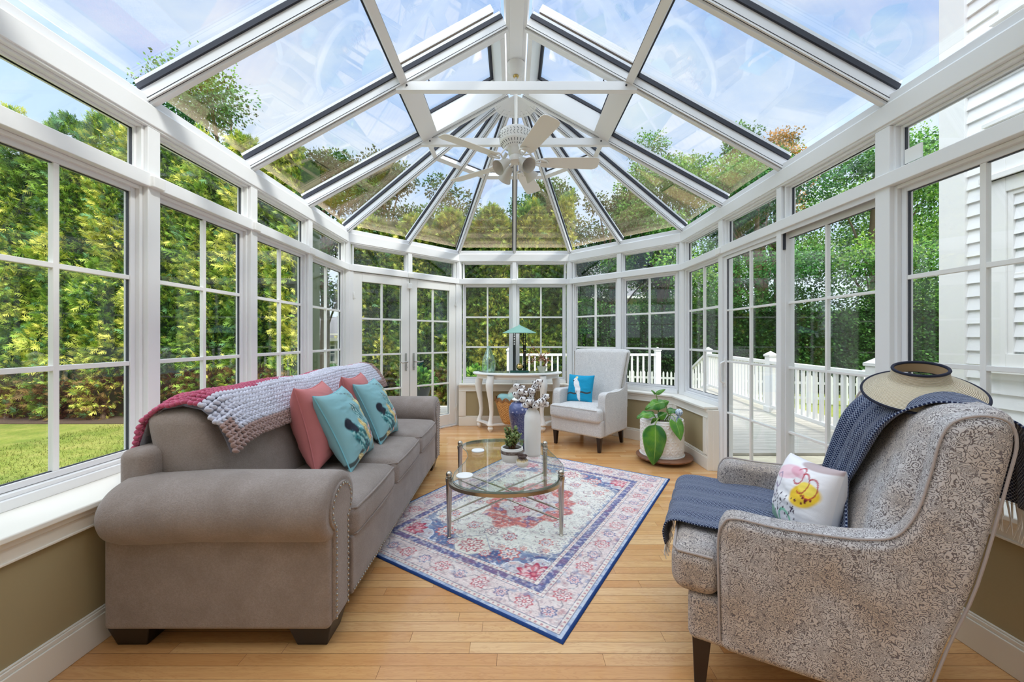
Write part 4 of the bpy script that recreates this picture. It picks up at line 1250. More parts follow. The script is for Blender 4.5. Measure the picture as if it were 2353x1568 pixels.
# chunky knitted throw over the sofa back
def knit_throw():
    path = np.array([(-1.205, .790), (-1.235, .86), (-1.275, .930), (-1.33, .975), (-1.41, .992), (-1.50, .975), (-1.565, .915), (-1.595, .83), (-1.605, .75)])
    seg = np.linalg.norm(np.diff(path, axis=0), axis=1); S = np.concatenate([[0], np.cumsum(seg)]); Lp = S[-1]
    dS = .0225; nch = int(Lp / dS); dy = .024; nl = int(2.03 / dy)
    base = MB().sphere((0, 0, 0), 1, 7, 5); bv = base.v[0]; bf = np.array([f for f in base.f])
    V = []; F = []; C = []; k = 0
    r = np.random.default_rng(3)
    rasp, lil, tau = np.array(srgb(184, 84, 112)), np.array(srgb(204, 202, 214)), np.array(srgb(164, 134, 126))
    for c in range(nch):
        s = (c + .5) * dS
        for l in range(nl):
            y = 1.66 + l * dy
            tt_ = s / Lp
            sag = -.03 * math.exp(-((y - 1.64) / .12) ** 2) * (1 if s < .2 else .3)
            wob = .007 * math.sin(y * 9) + .006 * math.sin(y * 4 + 1) + .004 * math.sin(s * 30)
            x = np.interp(s, S, path[:, 0]); z = np.interp(s, S, path[:, 1])
            x2 = np.interp(min(s + .01, Lp), S, path[:, 0]); z2 = np.interp(min(s + .01, Lp), S, path[:, 1])
            t = Vector((x2 - x, 0, z2 - z)).normalized(); n = Vector((t.z, 0, -t.x)); n = -n if n.dot(Vector((x + 1.42, 0, z - .7))) < 0 else n
            p0 = Vector((x, y, z + sag - .018 - .035 * math.exp(-((y - 1.65) / .06) ** 2) * (1 if tt_ > .25 else .4))) + n * (.014 + wob)
            edge = .42 + .05 * math.sin(y * 3.1) + (.0)
            tt = s / Lp
            thr = .44 + .07 * math.sin(y * 2.4 + .6)
            if c < 3: cc_ = tau
            elif tt > .93: cc_ = tau
            elif tt > thr: cc_ = rasp
            else: cc_ = lil
            if l < 3 and c >= 3: cc_ = rasp if tt > .36 else (lil if tt > .22 else tau)
            if l > nl - 4: cc_ = tau
            for sg in (-1, 1):
                d = (Vector((0, 1, 0)) * .85 + t * sg * .52).normalized(); u = n.cross(d).normalized()
                a = np.array([d.x, d.y, d.z]) * .018; b = np.array([u.x, u.y, u.z]) * .0078; e = np.array([n.x, n.y, n.z]) * .0105
                c0 = np.array(p0 + t * sg * .0058) + r.normal(0, .001, 3)
                V.append(bv[:, :1] * a + bv[:, 1:2] * b + bv[:, 2:3] * e + c0); F.append(bf + k); k += len(bv)
                C.append(np.tile(cc_ * r.uniform(.9, 1.06), (len(bv), 1)))
    m = MB()
    V = np.concatenate(V); F = np.concatenate(F); C = np.clip(np.concatenate(C), 0, 1)
    # backing cloth
    ys = np.linspace(1.66, 1.66 + nl * dy, 40)
    P = np.array([[(px, y, pz - .02 - .035 * math.exp(-((y - 1.65) / .06) ** 2)) for px, pz in path] for y in ys]); g = MB().grid(P)
    V2 = g.v[0]; F2 = np.array(g.f) + k
    V = np.concatenate([V, V2]); F = np.concatenate([F, F2]); C = np.concatenate([C, np.tile(lil * .5, (len(V2), 1))])
    return fastmesh('knitted_throw', V, F, vcolmat('chunky_yarn', .95, .3, 260, .002), None, C, smooth=True)
kt = knit_throw(); tag(kt, 'chunky knitted throw in raspberry, lilac grey and taupe laid over the sofa back', 'throw')

# ------------------------------------------------------------------ pillows
def pillow(name, label, w, h, t, M, paintf, n=90, pinch=.07, group=None, piping=None, wr=.0, plainback=None, cat='pillow', seed=1):
    root = thing(name, label, cat, (0, 0, 0), group=group); root.matrix_world = M
    u = np.sin(np.linspace(-PI / 2, PI / 2, n)) * .55 + np.linspace(-1, 1, n) * .45; U, Vv = np.meshgrid(u, u, indexing='ij')
    X = w / 2 * U * (1 - pinch * (1 - Vv ** 2) ** 1 * np.abs(U) ** 1.5); Y = h / 2 * Vv * (1 - pinch * (1 - U ** 2) * np.abs(Vv) ** 1.5)
    T = t / 2 * ((1 - U ** 2).clip(0) ** .5 * (1 - Vv ** 2).clip(0) ** .5) ** .85
    wrk = wr * (fbm(U * 2 + 5, Vv * 5 + 3, seed, 3) - .5) * ((1 - U ** 4) * (1 - Vv ** 4))
    cols = paintf(U, Vv)
    for sg in (1, -1):
        P = np.stack([X, Y, sg * (T + wrk)], 2)
        c = cols if sg > 0 or plainback is None else np.tile(np.array(srgb(*plainback)), cols.shape[:2] + (1,))
        idx = np.arange(n * n).reshape(n, n); F = np.stack([idx[:-1, :-1], idx[1:, :-1], idx[1:, 1:], idx[:-1, 1:]], -1).reshape(-1, 4)
        if sg < 0: F = F[:, ::-1]
        o = fastmesh('front_cover' if sg > 0 else 'back_cover', P.reshape(-1, 3), F, PRINT, root, c.reshape(-1, 3), smooth=True)
    ring = [(X[i, 0], Y[i, 0], 0) for i in range(0, n, 3)] + [(X[-1, i], Y[-1, i], 0) for i in range(0, n, 3)] + [(X[i, -1], Y[i, -1], 0) for i in range(n - 1, -1, -3)] + [(X[0, i], Y[0, i], 0) for i in range(n - 1, -1, -3)]
    if piping: MB().tube(ring, .004, 7, caps=False).build('piping', piping, root, smooth=True)
    return root
def orient(c, right, up):
    r = Vector(right).normalized(); u = Vector(up); u = (u - r * u.dot(r)).normalized(); n = r.cross(u)
    return Matrix(((r.x, u.x, n.x, c[0]), (r.y, u.y, n.y, c[1]), (r.z, u.z, n.z, c[2]), (0, 0, 0, 1)))
def plain(c, amp=.05, seed=2):
    def f(U, V):
        C = np.zeros(U.shape + (3,)); C[:] = srgb(*c); return C * (1 + amp * (fbm(U * 3, V * 3, seed)[..., None] - .5))
    return f
def ell(U, V, cx, cy, rx, ry, a=0, s=.12):
    c, q = math.cos(a), math.sin(a); x = (U - cx) * c + (V - cy) * q; y = -(U - cx) * q + (V - cy) * c
    return sst(1 + s, 1 - s, np.hypot(x / rx, y / ry)), x / rx, y / ry
def birds(U, V):
    C = np.zeros(U.shape + (3,)); C[:] = srgb(140, 182, 186); C = paint(C, fbm(U * 2, V * 2, 5), (116, 170, 176), .5); U = (U + .26) / 1.28; V = (V + .06) / 1.22
    n = fbm(U * 14, V * 14, 6)
    def feathers(cx, cy, rx, ry, a, base, hi, dk):
        nonlocal C
        m, x, y = ell(U, V, cx, cy, rx, ry, a); C = paint(C, m, base)
        f = np.sin(x * 9 + n * 8 + y * 3); C = paint(C, m * sst(.3, .8, f), hi, .8); C = paint(C, m * sst(-.5, -.9, f), dk, .85)
    # leaves, branch, blossoms
    m = sst(.05, .03, np.abs(V + .62 - .35 * (U + .3) ** 2 + .05 * np.sin(U * 9))) * (U > -.6) * (U < .7); C = paint(C, m, (60, 56, 52), .9)
    feathers(.55, .32, .10, .34, .35, (226, 206, 130), (240, 232, 190), (70, 90, 80))
    feathers(.45, .62, .08, .14, .2, (88, 150, 146), (210, 230, 220), (36, 60, 66))
    feathers(.22, -.22, .09, .34, .5, (224, 196, 120), (246, 230, 178), (150, 120, 60))
    feathers(.22, .14, .11, .30, .55, (70, 138, 142), (190, 224, 220), (24, 60, 72)); feathers(.12, .36, .09, .10, 0, (64, 130, 130), (230, 236, 230), (30, 50, 60))
    feathers(-.18, -.70, .07, .20, 1.0, (228, 206, 140), (246, 232, 190), (170, 140, 90))
    feathers(-.08, -.30, .20, .44, .65, (64, 140, 142), (176, 214, 210), (20, 54, 66)); feathers(.16, -.66, .07, .34, .5, (30, 70, 84), (90, 160, 164), (14, 24, 34))
    m, x, y = ell(U, V, -.32, .08, .12, .13); C = paint(C, m, (28, 30, 44)); m, x, y = ell(U, V, -.22, -.04, .09, .12, .5); C = paint(C, m, (32, 36, 52))
    def flower(cx, cy, r, seed):
        nonlocal C
        for i in range(14):
            a = i * 2.4 + seed; q = r * (.2 + .8 * ((i * .37 + seed) % 1)); x, y = cx + q * math.cos(a), cy + q * math.sin(a)
            m, _, _ = ell(U, V, x, y, .055, .04, a); C = paint(C, m, ((236, 150, 132), (246, 196, 176), (206, 104, 92), (250, 226, 210))[i % 4])
        for i in range(5):
            a = i * 1.9 + seed; m, _, _ = ell(U, V, cx + r * .5 * math.cos(a), cy + r * .5 * math.sin(a), .018, .03, a); C = paint(C, m, (120, 48, 48), .8)
    flower(.58, -.28, .24, .3); flower(.06, -.80, .20, 1.1)
    m, _, _ = ell(U, V, .72, -.55, .05, .2, -.5); C = paint(C, m, (180, 150, 70), .8)
    # handwriting near the upper corner
    t = (U - .12) / .5; ln = np.abs(V - .80 + .14 * t - .035 * np.sin(t * 34) * np.cos(t * 9)); C = paint(C, sst(.02, .009, ln) * (t > 0) * (t < 1), (44, 44, 54), .9)
    return C
PPIN, PPTL = pmat('pink_piping', srgb(196, 116, 116), rough=.8), pmat('teal_piping', srgb(120, 182, 192), rough=.8)
pk = plain((197, 118, 116), .12)
def pil(lab, c, w, yaw, leanx, roll, pf, pp, seed, t=.17, grp=None):
    t *= 1.22
    # right axis along +y rotated by yaw; up axis leaning back
    r = Vector((math.sin(yaw), math.cos(yaw), math.sin(roll))); up = Vector((-leanx, 0, 1)) + Vector((0, -roll, 0))
    return pillow('throw_pillow', lab, w, w, t, orient(c, r, up), pf, piping=pp, wr=.024, pinch=.11, seed=seed, group=grp)
pil('nearest dusty pink pillow on the sofa, propped behind a teal bird pillow', (-1.13, 2.27, .735), .46, -.16, .26, -.02, pk, PPIN, 3, .19)
pil('teal pillow printed with birds, standing in front of the nearest dusty pink pillow', (-.985, 2.30, .71), .46, -.10, .48, .0, birds, PPTL, 4, .16)
pil('dusty pink pillow further down the sofa, mostly hidden behind the second teal pillow', (-1.11, 2.80, .745), .45, -.10, .22, -.02, pk, PPIN, 5, .17)
pil('teal bird-printed pillow further along the sofa, beside the far seat cushion', (-.985, 2.83, .71), .45, -.04, .46, -.01, birds, PPTL, 6, .15)
# ------------------------------------------------------------------ armchairs
def catmull(pts, n=8, closed=False):
    pts = [np.array(p, float) for p in pts]; out = []; k = len(pts)
    for i in range(k if closed else k - 1):
        p0, p1, p2, p3 = (pts[(i - 1) % k], pts[i], pts[(i + 1) % k], pts[(i + 2) % k]) if closed else (pts[max(i - 1, 0)], pts[i], pts[i + 1], pts[min(i + 2, k - 1)])
        for j in range(n):
            t = j / n; out.append(.5 * ((2 * p1) + (-p0 + p2) * t + (2 * p0 - 5 * p1 + 4 * p2 - p3) * t * t + (-p0 + 3 * p1 - 3 * p2 + p3) * t ** 3))
    if not closed: out.append(pts[-1])
    return [tuple(p) for p in out]
def paisley(light, dark, sc=1.0, warm=None, contrast=1.0):
    def f(t):
        o = t.obj()
        w = t.noise(o, 9 * sc, 2, .5).outputs[1]
        v = t.vmath('ADD', o, t.vmath('SCALE', t.vmath('SUBTRACT', w, (.5, .5, .5)), .10 / sc))
        vo = t.voro(v, 8.5 * sc); d = vo.outputs['Distance']
        nz = t.noise(o, 26 * sc, 2, .5).outputs[0]
        r1 = t.math('SINE', t.math('ADD', t.math('MULTIPLY', d, 34.0), t.math('MULTIPLY', nz, 9.0)))
        v2 = t.voro(v, 34 * sc).outputs['Distance']
        r2 = t.math('SINE', t.math('ADD', t.math('MULTIPLY', v2, 9.0), t.math('MULTIPLY', nz, 8.0)))
        n3 = t.noise(v, 34 * sc, 1, .4, 1.2).outputs[0]
        r3 = t.math('SINE', t.math('MULTIPLY', n3, 26.0))
        msk = t.ramp(t.noise(o, 13 * sc, 1).outputs[0], [(.42, 0.0), (.48, 1.0)])
        msk2 = t.ramp(d, [(.30, 0.0), (.36, 1.0)])
        a = t.node('ShaderNodeMix', _data_type='FLOAT'); t.put(a.inputs[0], msk2); t.put(a.inputs[2], r1); t.put(a.inputs[3], r3)
        b = t.node('ShaderNodeMix', _data_type='FLOAT'); t.put(b.inputs[0], msk); t.put(b.inputs[2], a.outputs[0]); t.put(b.inputs[3], r2)
        ln = t.ramp(t.math('ABSOLUTE', b.outputs[0]), [(.30, 1.0), (.62, 0.0)])
        li = light
        if warm: li = t.mix(t.ramp(t.noise(o, 5.0, 2).outputs[0], [(.4, 0.0), (.65, 1.0)]), light, warm)
        c = t.mix(t.math('MULTIPLY', ln, contrast), li, dark)
        fine = t.noise(o, 420, 1).outputs[0]
        return c, t.math('ADD', t.math('MULTIPLY', ln, -.5), t.math('MULTIPLY', fine, .5))
    return f
PAIS = pmat('paisley_upholstery', None, rough=.85, fn=paisley(srgb(206, 200, 198), srgb(112, 103, 103), 2.3, srgb(192, 175, 160)), bumpd=.0012, spec=.2, sheen=.15)
PAISL = pmat('pale_scroll_upholstery', None, rough=.85, fn=paisley(srgb(222, 218, 214), srgb(168, 165, 166), 1.9, None, .6), bumpd=.001, spec=.2, sheen=.15)
PIPE = pmat('grey_piping', srgb(170, 158, 152), rough=.8)
PIPEL = pmat('pale_piping', srgb(196, 190, 184), rough=.8)
LEGW = pmat('espresso_wood', srgb(40, 26, 22), rough=.3)

# --- near wing chair
ca = math.radians(-118)
nc = thing('wing_chair', 'large paisley wing chair near the camera with a navy throw and straw visor', 'armchair', (1.109, 1.523, 0), ca)
prof = catmull([(-.258, .17), (-.262, .36), (-.264, .54), (-.25, .60), (-.215, .626), (-.1, .622), (.03, .627), (.12, .638), (.185, .664), (.228, .74), (.255, .85), (.275, .95), (.30, 1.0), (.35, 1.022), (.40, 1.012), (.415, .96), (.40, .86), (.345, .572), (.288, .378), (.235, .17)], 4)
for s in (1, -1):
    x0, x1 = (.272, .385) if s > 0 else (-.385, -.272)
    q = MB().prism([(x0, a, b) for a, b in prof], (1, 0, 0), x1 - x0).build('arm', PAIS, nc, bevel=.034, bseg=5)
    pp = [(a * 1.0, b) for a, b in prof]
    cy_ = sum(a for a, b in pp) / len(pp); cz_ = sum(b for a, b in pp) / len(pp)
    xo = .385 * s
    MB().tube([(xo - s * .010, a + .0, b) for a, b in pp[1:]], .0036, 8).build('piping', PIPE, q, smooth=True)
def bk(Q):
    Q = Q.copy(); z = Q[:, 2] + .40; Q[:, 1] += (Q[:, 2]) * .35; Q[:, 1] -= .03 * (np.abs(Q[:, 0]) / .33) ** 2 * 1.0
    return Q
MB().soft((0, .262, .63), (.665, .19, .80), .07, puff=(0, .012, .008), fn=bk).build('backrest', PAIS, nc, smooth=True, ang=180)
MB().soft((0, -.075, .25), (.735, .565, .165), .025, puff=(0, .004, 0)).build('base', PAIS, nc, smooth=True, ang=180)
m = MB().soft((0, -.11, .415), (.54, .52, .15), .045, puff=(0, 0, .018)); m.soft((0, -.335, .41), (.755, .15, .155), .045, puff=(0, .01, .012))
sc_ = m.build('seat_cushion', PAIS, nc, smooth=True, ang=180)
MB().tube([(-.345, -.405, .475), (-.1, -.412, .482), (.1, -.412, .482), (.345, -.405, .475), (.368, -.39, .474), (.372, -.28, .474)], .005, 8).build('piping', PIPE, sc_, smooth=True)
for x, y in ((.325, -.315), (-.325, -.315), (.30, .17), (-.30, .17)):
    k = .02 if y > 0 else -.006
    MB().add([(x - .018, y - .018 + k, 0), (x + .018, y - .018 + k, 0), (x + .018, y + .018 + k, 0), (x - .018, y + .018 + k, 0), (x - .03, y - .03, .175), (x + .03, y - .03, .175), (x + .03, y + .03, .175), (x - .03, y + .03, .175)],
             [(0, 3, 2, 1), (4, 5, 6, 7), (0, 1, 5, 4), (1, 2, 6, 5), (2, 3, 7, 6), (3, 0, 4, 7)]).build('leg', LEGW, nc, bevel=.004)

# --- far armchair
fc = thing('armchair', 'pale grey scroll-patterned armchair in the far corner with a blue cockatoo pillow', 'armchair', (.905, 4.545, 0), math.radians(-42))
MB().soft((0, -.0, .255), (.66, .62, .19), .025).build('base', PAISL, fc, smooth=True, ang=180)
m = MB().soft((0, -.05, .40), (.50, .56, .145), .04, puff=(0, 0, .02)); m.soft((0, -.29, .395), (.655, .12, .145), .04, puff=(0, .008, .01))
q = m.build('seat_cushion', PAISL, fc, smooth=True, ang=180)
MB().tube([(-.30, -.352, .458), (0, -.36, .462), (.30, -.352, .458)], .005, 8).build('piping', PIPEL, q, smooth=True)
for s in (1, -1):
    def flare(Q, s=s):
        return Q
    pr = catmull([(-.235, .18), (-.24, .45), (-.238, .58), (-.215, .625), (-.15, .635), (-.05, .628), (.08, .63), (.20, .66), (.27, .68), (.27, .18)], 4)
    x0 = .248 if s > 0 else -.348
    q = MB().prism([(x0, a, b) for a, b in pr], (1, 0, 0), .10).build('arm', PAISL, fc, bevel=.03, bseg=4)
    MB().tube([(s * .342, a, b) for a, b in pr[:-2]], .005, 8).build('piping', PIPEL, q, smooth=True)
def fb(Q):
    Q = Q.copy(); z = Q[:, 2]; t = (z + .43) / .86
    Q[:, 0] *= .92 + .20 * t.clip(0, 1.2) ** 1.6
    Q[:, 1] += z * .26; Q[:, 1] -= .075 * (np.abs(Q[:, 0]) / .36).clip(0, 1.1) ** 3
    return Q
q = MB().soft((0, .26, .66), (.655, .13, .86), .045, puff=(0, .02, .012), fn=fb).build('backrest', PAISL, fc, smooth=True, ang=180)
zz = np.linspace(-.30, .40, 60)
for s in (1, -1):
    w = MB()
    for z in zz:
        t = (z + .43) / .86; hw = .3275 * (.92 + .20 * t ** 1.6)
        w.sphere((s * (hw + .001), .26 + z * .26 - .075 * min(1.1, hw / .36) ** 3 - .035, .66 + z), .0055, 7, 5)
    w.build('nailhead_trim', NAIL, q, smooth=True)
for x, y in ((.285, -.265), (-.285, -.265), (.27, .25), (-.27, .25)):
    k = .03 if y > 0 else -.004
    MB().add([(x - .016, y - .016 + k, 0), (x + .016, y - .016 + k, 0), (x + .016, y + .016 + k, 0), (x - .016, y + .016 + k, 0), (x - .027, y - .027, .18), (x + .027, y - .027, .18), (x + .027, y + .027, .18), (x - .027, y + .027, .18)],
             [(0, 3, 2, 1), (4, 5, 6, 7), (0, 1, 5, 4), (1, 2, 6, 5), (2, 3, 7, 6), (3, 0, 4, 7)]).build('leg', LEGW, fc, bevel=.004)

# cockatoo pillow
def cockatoo(U, V):
    C = np.zeros(U.shape + (3,)); C[:] = srgb(20, 146, 188); C = paint(C, fbm(U * 2, V * 2, 3), (34, 166, 206), .6)
    C = paint(C, sst(.07, .045, np.abs(V + .36 - .12 * U - .05 * np.sin(U * 7))) * (np.abs(U) < .95), (70, 62, 52), .95)
    for cx, cy, rx, ry, a in ((-.30, .58, .15, .17, 0), (-.16, .25, .21, .38, .35), (-.02, -.12, .20, .38, .2), (.06, -.55, .12, .42, .1)):
        m, _, _ = ell(U, V, cx, cy, rx, ry, a, .06); C = paint(C, m, (240, 240, 242))
    m, _, _ = ell(U, V, -.24, .78, .10, .10, .6); C = paint(C, m, (236, 220, 170))
    m, _, _ = ell(U, V, -.44, .50, .06, .06, 0); C = paint(C, m, (60, 62, 66)); m, _, _ = ell(U, V, -.33, .61, .025, .025, 0); C = paint(C, m, (30, 30, 34))
    for cx in (-.2, -.1): m, _, _ = ell(U, V, cx, -.30, .03, .08, 0); C = paint(C, m, (120, 118, 116))
    return C
fdir = Vector((-.67, -.74, 0)); sdir = Vector((.743, -.669, 0))
cpos = Vector((.905, 4.545, 0)) + fdir * .03 - sdir * .10
pillow('throw_pillow', 'bright blue square pillow with a white cockatoo on the pale far armchair', .33, .33, .13, orient((cpos.x, cpos.y, .635), (sdir.x * .96 - fdir.x * .1, sdir.y * .96 - fdir.y * .1, 0), (-fdir.x * .24, -fdir.y * .24, 1)), cockatoo, piping=None, wr=.01)

def floral(U, V):
    C = np.zeros(U.shape + (3,)); C[:] = srgb(246, 242, 243)
    m, _, _ = ell(U, V, -.25, .55, .5, .22, .2); C = paint(C, m, (244, 206, 214)); m, _, _ = ell(U, V, .1, .62, .30, .12, -.3); C = paint(C, m, (226, 150, 170), .6)
    m, _, _ = ell(U, V, .50, .08, .40, .30, .5); C = paint(C, m, (250, 206, 60)); m, _, _ = ell(U, V, .55, .28, .26, .16, -.2); C = paint(C, m, (252, 224, 96))
    m, _, _ = ell(U, V, -.75, -.8, .35, .3, .3); C = paint(C, m, (140, 180, 156)); m, _, _ = ell(U, V, .5, .95, .6, .16, 0); C = paint(C, m, (196, 176, 176))
    m = sst(.05, .03, np.abs(np.hypot((U + .05) * 1.2, V + .75) - .28)) * (V > -.85); C = paint(C, m, (120, 196, 160), .9)
    for k, (cx, cy, r) in enumerate(((.38, .38, .16), (.62, .30, .16), (.20, .55, .14), (-.45, .25, .12), (-.55, -.05, .10))):
        c = (186, 30, 56) if k < 3 else (150, 130, 160)
        ra_ = np.hypot((U - cx) / 1.0, (V - cy) / 1.7); C = paint(C, sst(.018, .009, np.abs(ra_ - r)) * (U > cx - .1), c, .9)
    r = np.random.default_rng(4)
    for i in range(46):
        cx, cy = r.uniform(-.7, .35), r.uniform(-.65, -.05); m, _, _ = ell(U, V, cx, cy, .016, .04, -.5, .2); C = paint(C, m, (56, 30, 60))
    for i in range(8):
        m, _, _ = ell(U, V, r.uniform(.3, .75), r.uniform(-.15, .15), .03, .03, 0, .2); C = paint(C, m, (120, 30, 40))
    return C
pillow('throw_pillow', 'white abstract-printed pillow with yellow and pink shapes on the near wing chair', .24, .28, .18, orient((1.108, 1.452, .63), (.08, -1, .02), (.28, .05, 1)), floral, piping=None, wr=.012, plainback=(240, 240, 244))

# navy woven throw
def weave(t):
    a = t.node('ShaderNodeVertexColor', _layer_name='Col').outputs[0]; s = t.node('ShaderNodeSeparateColor', Color=a)
    k = 2 * PI / .020
    u = t.math('MULTIPLY', s.outputs[0], k * 4); v = t.math('MULTIPLY', s.outputs[1], k * 4)
    d = t.math('MULTIPLY', t.math('SINE', t.math('ADD', u, v)), t.math('SINE', t.math('SUBTRACT', u, v)))
    d2 = t.math('ABSOLUTE', d)
    m = t.ramp(d2, [(.16, 1.0), (.34, 0.0)])
    n = t.noise(t.obj(), 600, 2).outputs[0]
    m2 = t.math('MULTIPLY', m, t.ramp(n, [(.35, .35), (.6, 1.0)]))
    c = t.mix(m2, srgb(30, 40, 74), srgb(178, 188, 208))
    return c, t.math('ADD', d2, t.math('MULTIPLY', n, .5))
NAVY = pmat('navy_woven_cloth', None, rough=.95, fn=weave, bumpd=.0018, spec=.1, sheen=.2)
def cloth(name, pathpts, widths, parent, folds, n=120, mcount=70, seed=0, M=None, thick=.006, squash=1.0):
    P = np.array(catmull(pathpts, 10)); seg = np.r_[0, np.cumsum(np.linalg.norm(np.diff(P, axis=0), axis=1))]; L = seg[-1]
    s = np.linspace(0, L, n); Y = np.interp(s, seg, P[:, 0]); Z = np.interp(s, seg, P[:, 1])
    ty, tz = np.gradient(Y), np.gradient(Z); ln = np.hypot(ty, tz); ty /= ln; tz /= ln; ny, nz = -tz, ty
    wa = np.array(widths); x0 = np.interp(s / L, wa[:, 0], wa[:, 1]); x1 = np.interp(s / L, wa[:, 0], wa[:, 2])
    fr = np.array(folds); amp = np.interp(s / L, fr[:, 0], fr[:, 1])
    q = np.linspace(0, 1, mcount)
    S, Q = np.meshgrid(s, q, indexing='ij'); X = x0[:, None] + (x1 - x0)[:, None] * Q
    f = amp[:, None] * (np.sin(Q * 26 + seed + .8 * np.sin(S * 5)) * .6 + .4 * np.sin(Q * 47 + S * 3 + seed))
    f = f + amp[:, None] * .8
    Yg = Y[:, None] + ny[:, None] * f; Zg = Z[:, None] + nz[:, None] * f
    Zg = Zg - .042 * np.clip((Zg - .93) / .1, 0, 1) * np.clip((np.abs(X) - .08) / .2, 0, 1.2) ** 2
    V = np.stack([X, Yg, Zg], 2)
    C = np.stack([Q * .60 * .25, S * .25, 0 * Q], 2)
    idx = np.arange(n * mcount).reshape(n, mcount); F = np.stack([idx[:-1, :-1], idx[1:, :-1], idx[1:, 1:], idx[:-1, 1:]], -1).reshape(-1, 4)
    o = fastmesh(name, V.reshape(-1, 3), F, NAVY, parent, C.reshape(-1, 3), smooth=True)
    so = o.modifiers.new('s', 'SOLIDIFY'); so.thickness = thick; so.offset = 0
    return o, V
th = thing('throw_blanket', 'navy woven blanket with pale fringe draped over the near wing chair back and seat', 'blanket', (1.109, 1.523, 0), ca)
path = [(-.445, .40), (-.452, .46), (-.42, .508), (-.30, .515), (-.1, .523), (.06, .522), (.115, .56), (.145, .66), (.175, .78), (.215, .92), (.262, 1.00), (.32, 1.046), (.40, 1.046), (.465, 1.01), (.495, .93), (.50, .85), (.495, .74)]
o, V = cloth('cloth', path, [(0, -.33, .20), (.12, -.34, .24), (.3, -.26, .255), (.42, -.24, .20), (.5, -.17, .06), (.62, -.17, .15), (.72, -.20, .21), (.82, -.25, .25), (1, -.25, .30)], th, [(0, .004), (.15, .006), (.38, .006), (.48, .022), (.62, .020), (.72, .005), (.8, .006), (1, .014)])
FRIN = pmat('cream_fringe', srgb(226, 222, 214), rough=.9)
for row, dn in ((0, 1), (-1, 1)):
    m = MB()
    for i in range(0, 70, 1):
        p = V[row, i]; j = random.uniform(-.008, .008); L = .055 if row == 0 else .10
        m.tube([p, (p[0] + j, p[1] + (-.004 if row == 0 else .004), p[2] - L * .5), (p[0] + j * 1.5, p[1] + j, p[2] - L)], [.0028, .0022, .0012], 4)
    m.build('fringe', FRIN, th, smooth=True)

# straw visor
STR = pmat('woven_straw', None, rough=.8, fn=lambda t: (lambda a: (t.mix(t.ramp(t.math('SINE', t.math('MULTIPLY', a, 210.0)), [(.3, 0.0), (.7, 1.0)]), srgb(206, 188, 158), srgb(236, 224, 202)), t.math('SINE', t.math('MULTIPLY', a, 210.0))))(t.node('ShaderNodeSeparateColor', Color=t.node('ShaderNodeVertexColor', _layer_name='Col').outputs[0]).outputs[0]), bumpd=.001)
HATN = pmat('navy_binding', srgb(20, 24, 46), rough=.8)
hv = thing('sun_visor', 'natural straw sun visor with navy edging resting on top of the near wing chair', 'hat', (1.388, 1.322, 1.080), 0)
hv.scale = (.84, .84, .9)
nt, na = 26, 72; P = np.zeros((nt, na, 3)); Cc = np.zeros((nt, na, 3))
for j in range(na):
    a = 2 * PI * j / na; fwd = .5 + .5 * math.cos(a + PI / 2 + .35)      # brim centre towards -y, slightly +x
    R = .128 + .080 * fwd ** .6
    for i in range(nt):
        t = i / (nt - 1)
        if t < .3: r = .082 + .010 * (t / .3); z = .052 - .04 * (t / .3)
        else:
            u = (t - .3) / .7; r = .092 + (R - .092) * (u ** .9); z = .012 - .012 * u - .045 * fwd * u ** 1.5 - .012 * abs(math.sin(a + PI / 2 + .35)) * u ** 2 * .6
        P[i, j] = (r * math.cos(a) * 1.05, r * math.sin(a) * .92, z); Cc[i, j] = t
idx = np.arange(nt * na).reshape(nt, na); nx = np.roll(idx, -1, 1); F = np.stack([idx[:-1], idx[1:], nx[1:], nx[:-1]], -1).reshape(-1, 4)
o = fastmesh('brim', P.reshape(-1, 3), F, STR, hv, Cc.reshape(-1, 3), smooth=True); so = o.modifiers.new('s', 'SOLIDIFY'); so.thickness = .003
MB().tube([tuple(P[-1, j % na]) for j in range(na + 1)], .005, 8).build('edge_binding', HATN, hv, smooth=True)
MB().tube([tuple(P[0, j % na]) for j in range(na + 1)], .0055, 8).build('crown_binding', HATN, hv, smooth=True)
q = MB(); pts = [(.079 * math.cos(a) * 1.05, .079 * math.sin(a) * .92) for a in np.linspace(0, 2 * PI, 49)]
q.grid(np.array([[(x, y, z) for x, y in pts] for z in (.014, .048)])); q.build('headband', pmat('tan_headband', srgb(178, 150, 112), rough=.8), hv, smooth=True)
hv.rotation_euler = (math.radians(15), math.radians(-9), 0)
# ------------------------------------------------------------------ coffee table
CG = glassmat('table_glass', (.955, .985, .97), .04)
SILV = pmat('champagne_silver', srgb(186, 178, 166), rough=.24, metal=1)
T0 = Vector((-.055, 2.71, 0))
ct = thing('coffee_table', 'glass-topped oval coffee table with silver legs and crossed stretchers on the rug', 'coffee table', tuple(T0))
legs = [(-.385, 2.372), (.305, 2.40), (-.412, 3.075), (.262, 3.065)]
LH = .375
for i, (x, y) in enumerate(legs):
    x -= T0.x; y -= T0.y
    lg = MB().lathe([(.010, .0), (.014, .004), (.014, .012), (.0105, .016), (.0115, .02), (.019, LH - .03), (.022, LH - .02), (.022, LH), (.016, LH + .003)], 20, (x, y, 0)).build('leg', SILV, ct, smooth=True)
    MB().sphere((x, y, LH + .02), .020, 20, 12).build('finial', SILV, lg, smooth=True)
def arcpts(a, b, bulge, n=24):
    a = Vector(a); b = Vector(b); m = (a + b) / 2; d = (b - a); L = d.length / 2; d.normalize(); nn = Vector((d.y, -d.x, 0))
    out = []
    for i in range(n + 1):
        t = PI * i / n; out.append(m - d * L * math.cos(t) + nn * bulge * math.sin(t) ** .9)
    return out
LA, LB, LC, LD = [Vector((x - T0.x, y - T0.y, LH - .018)) for x, y in legs]
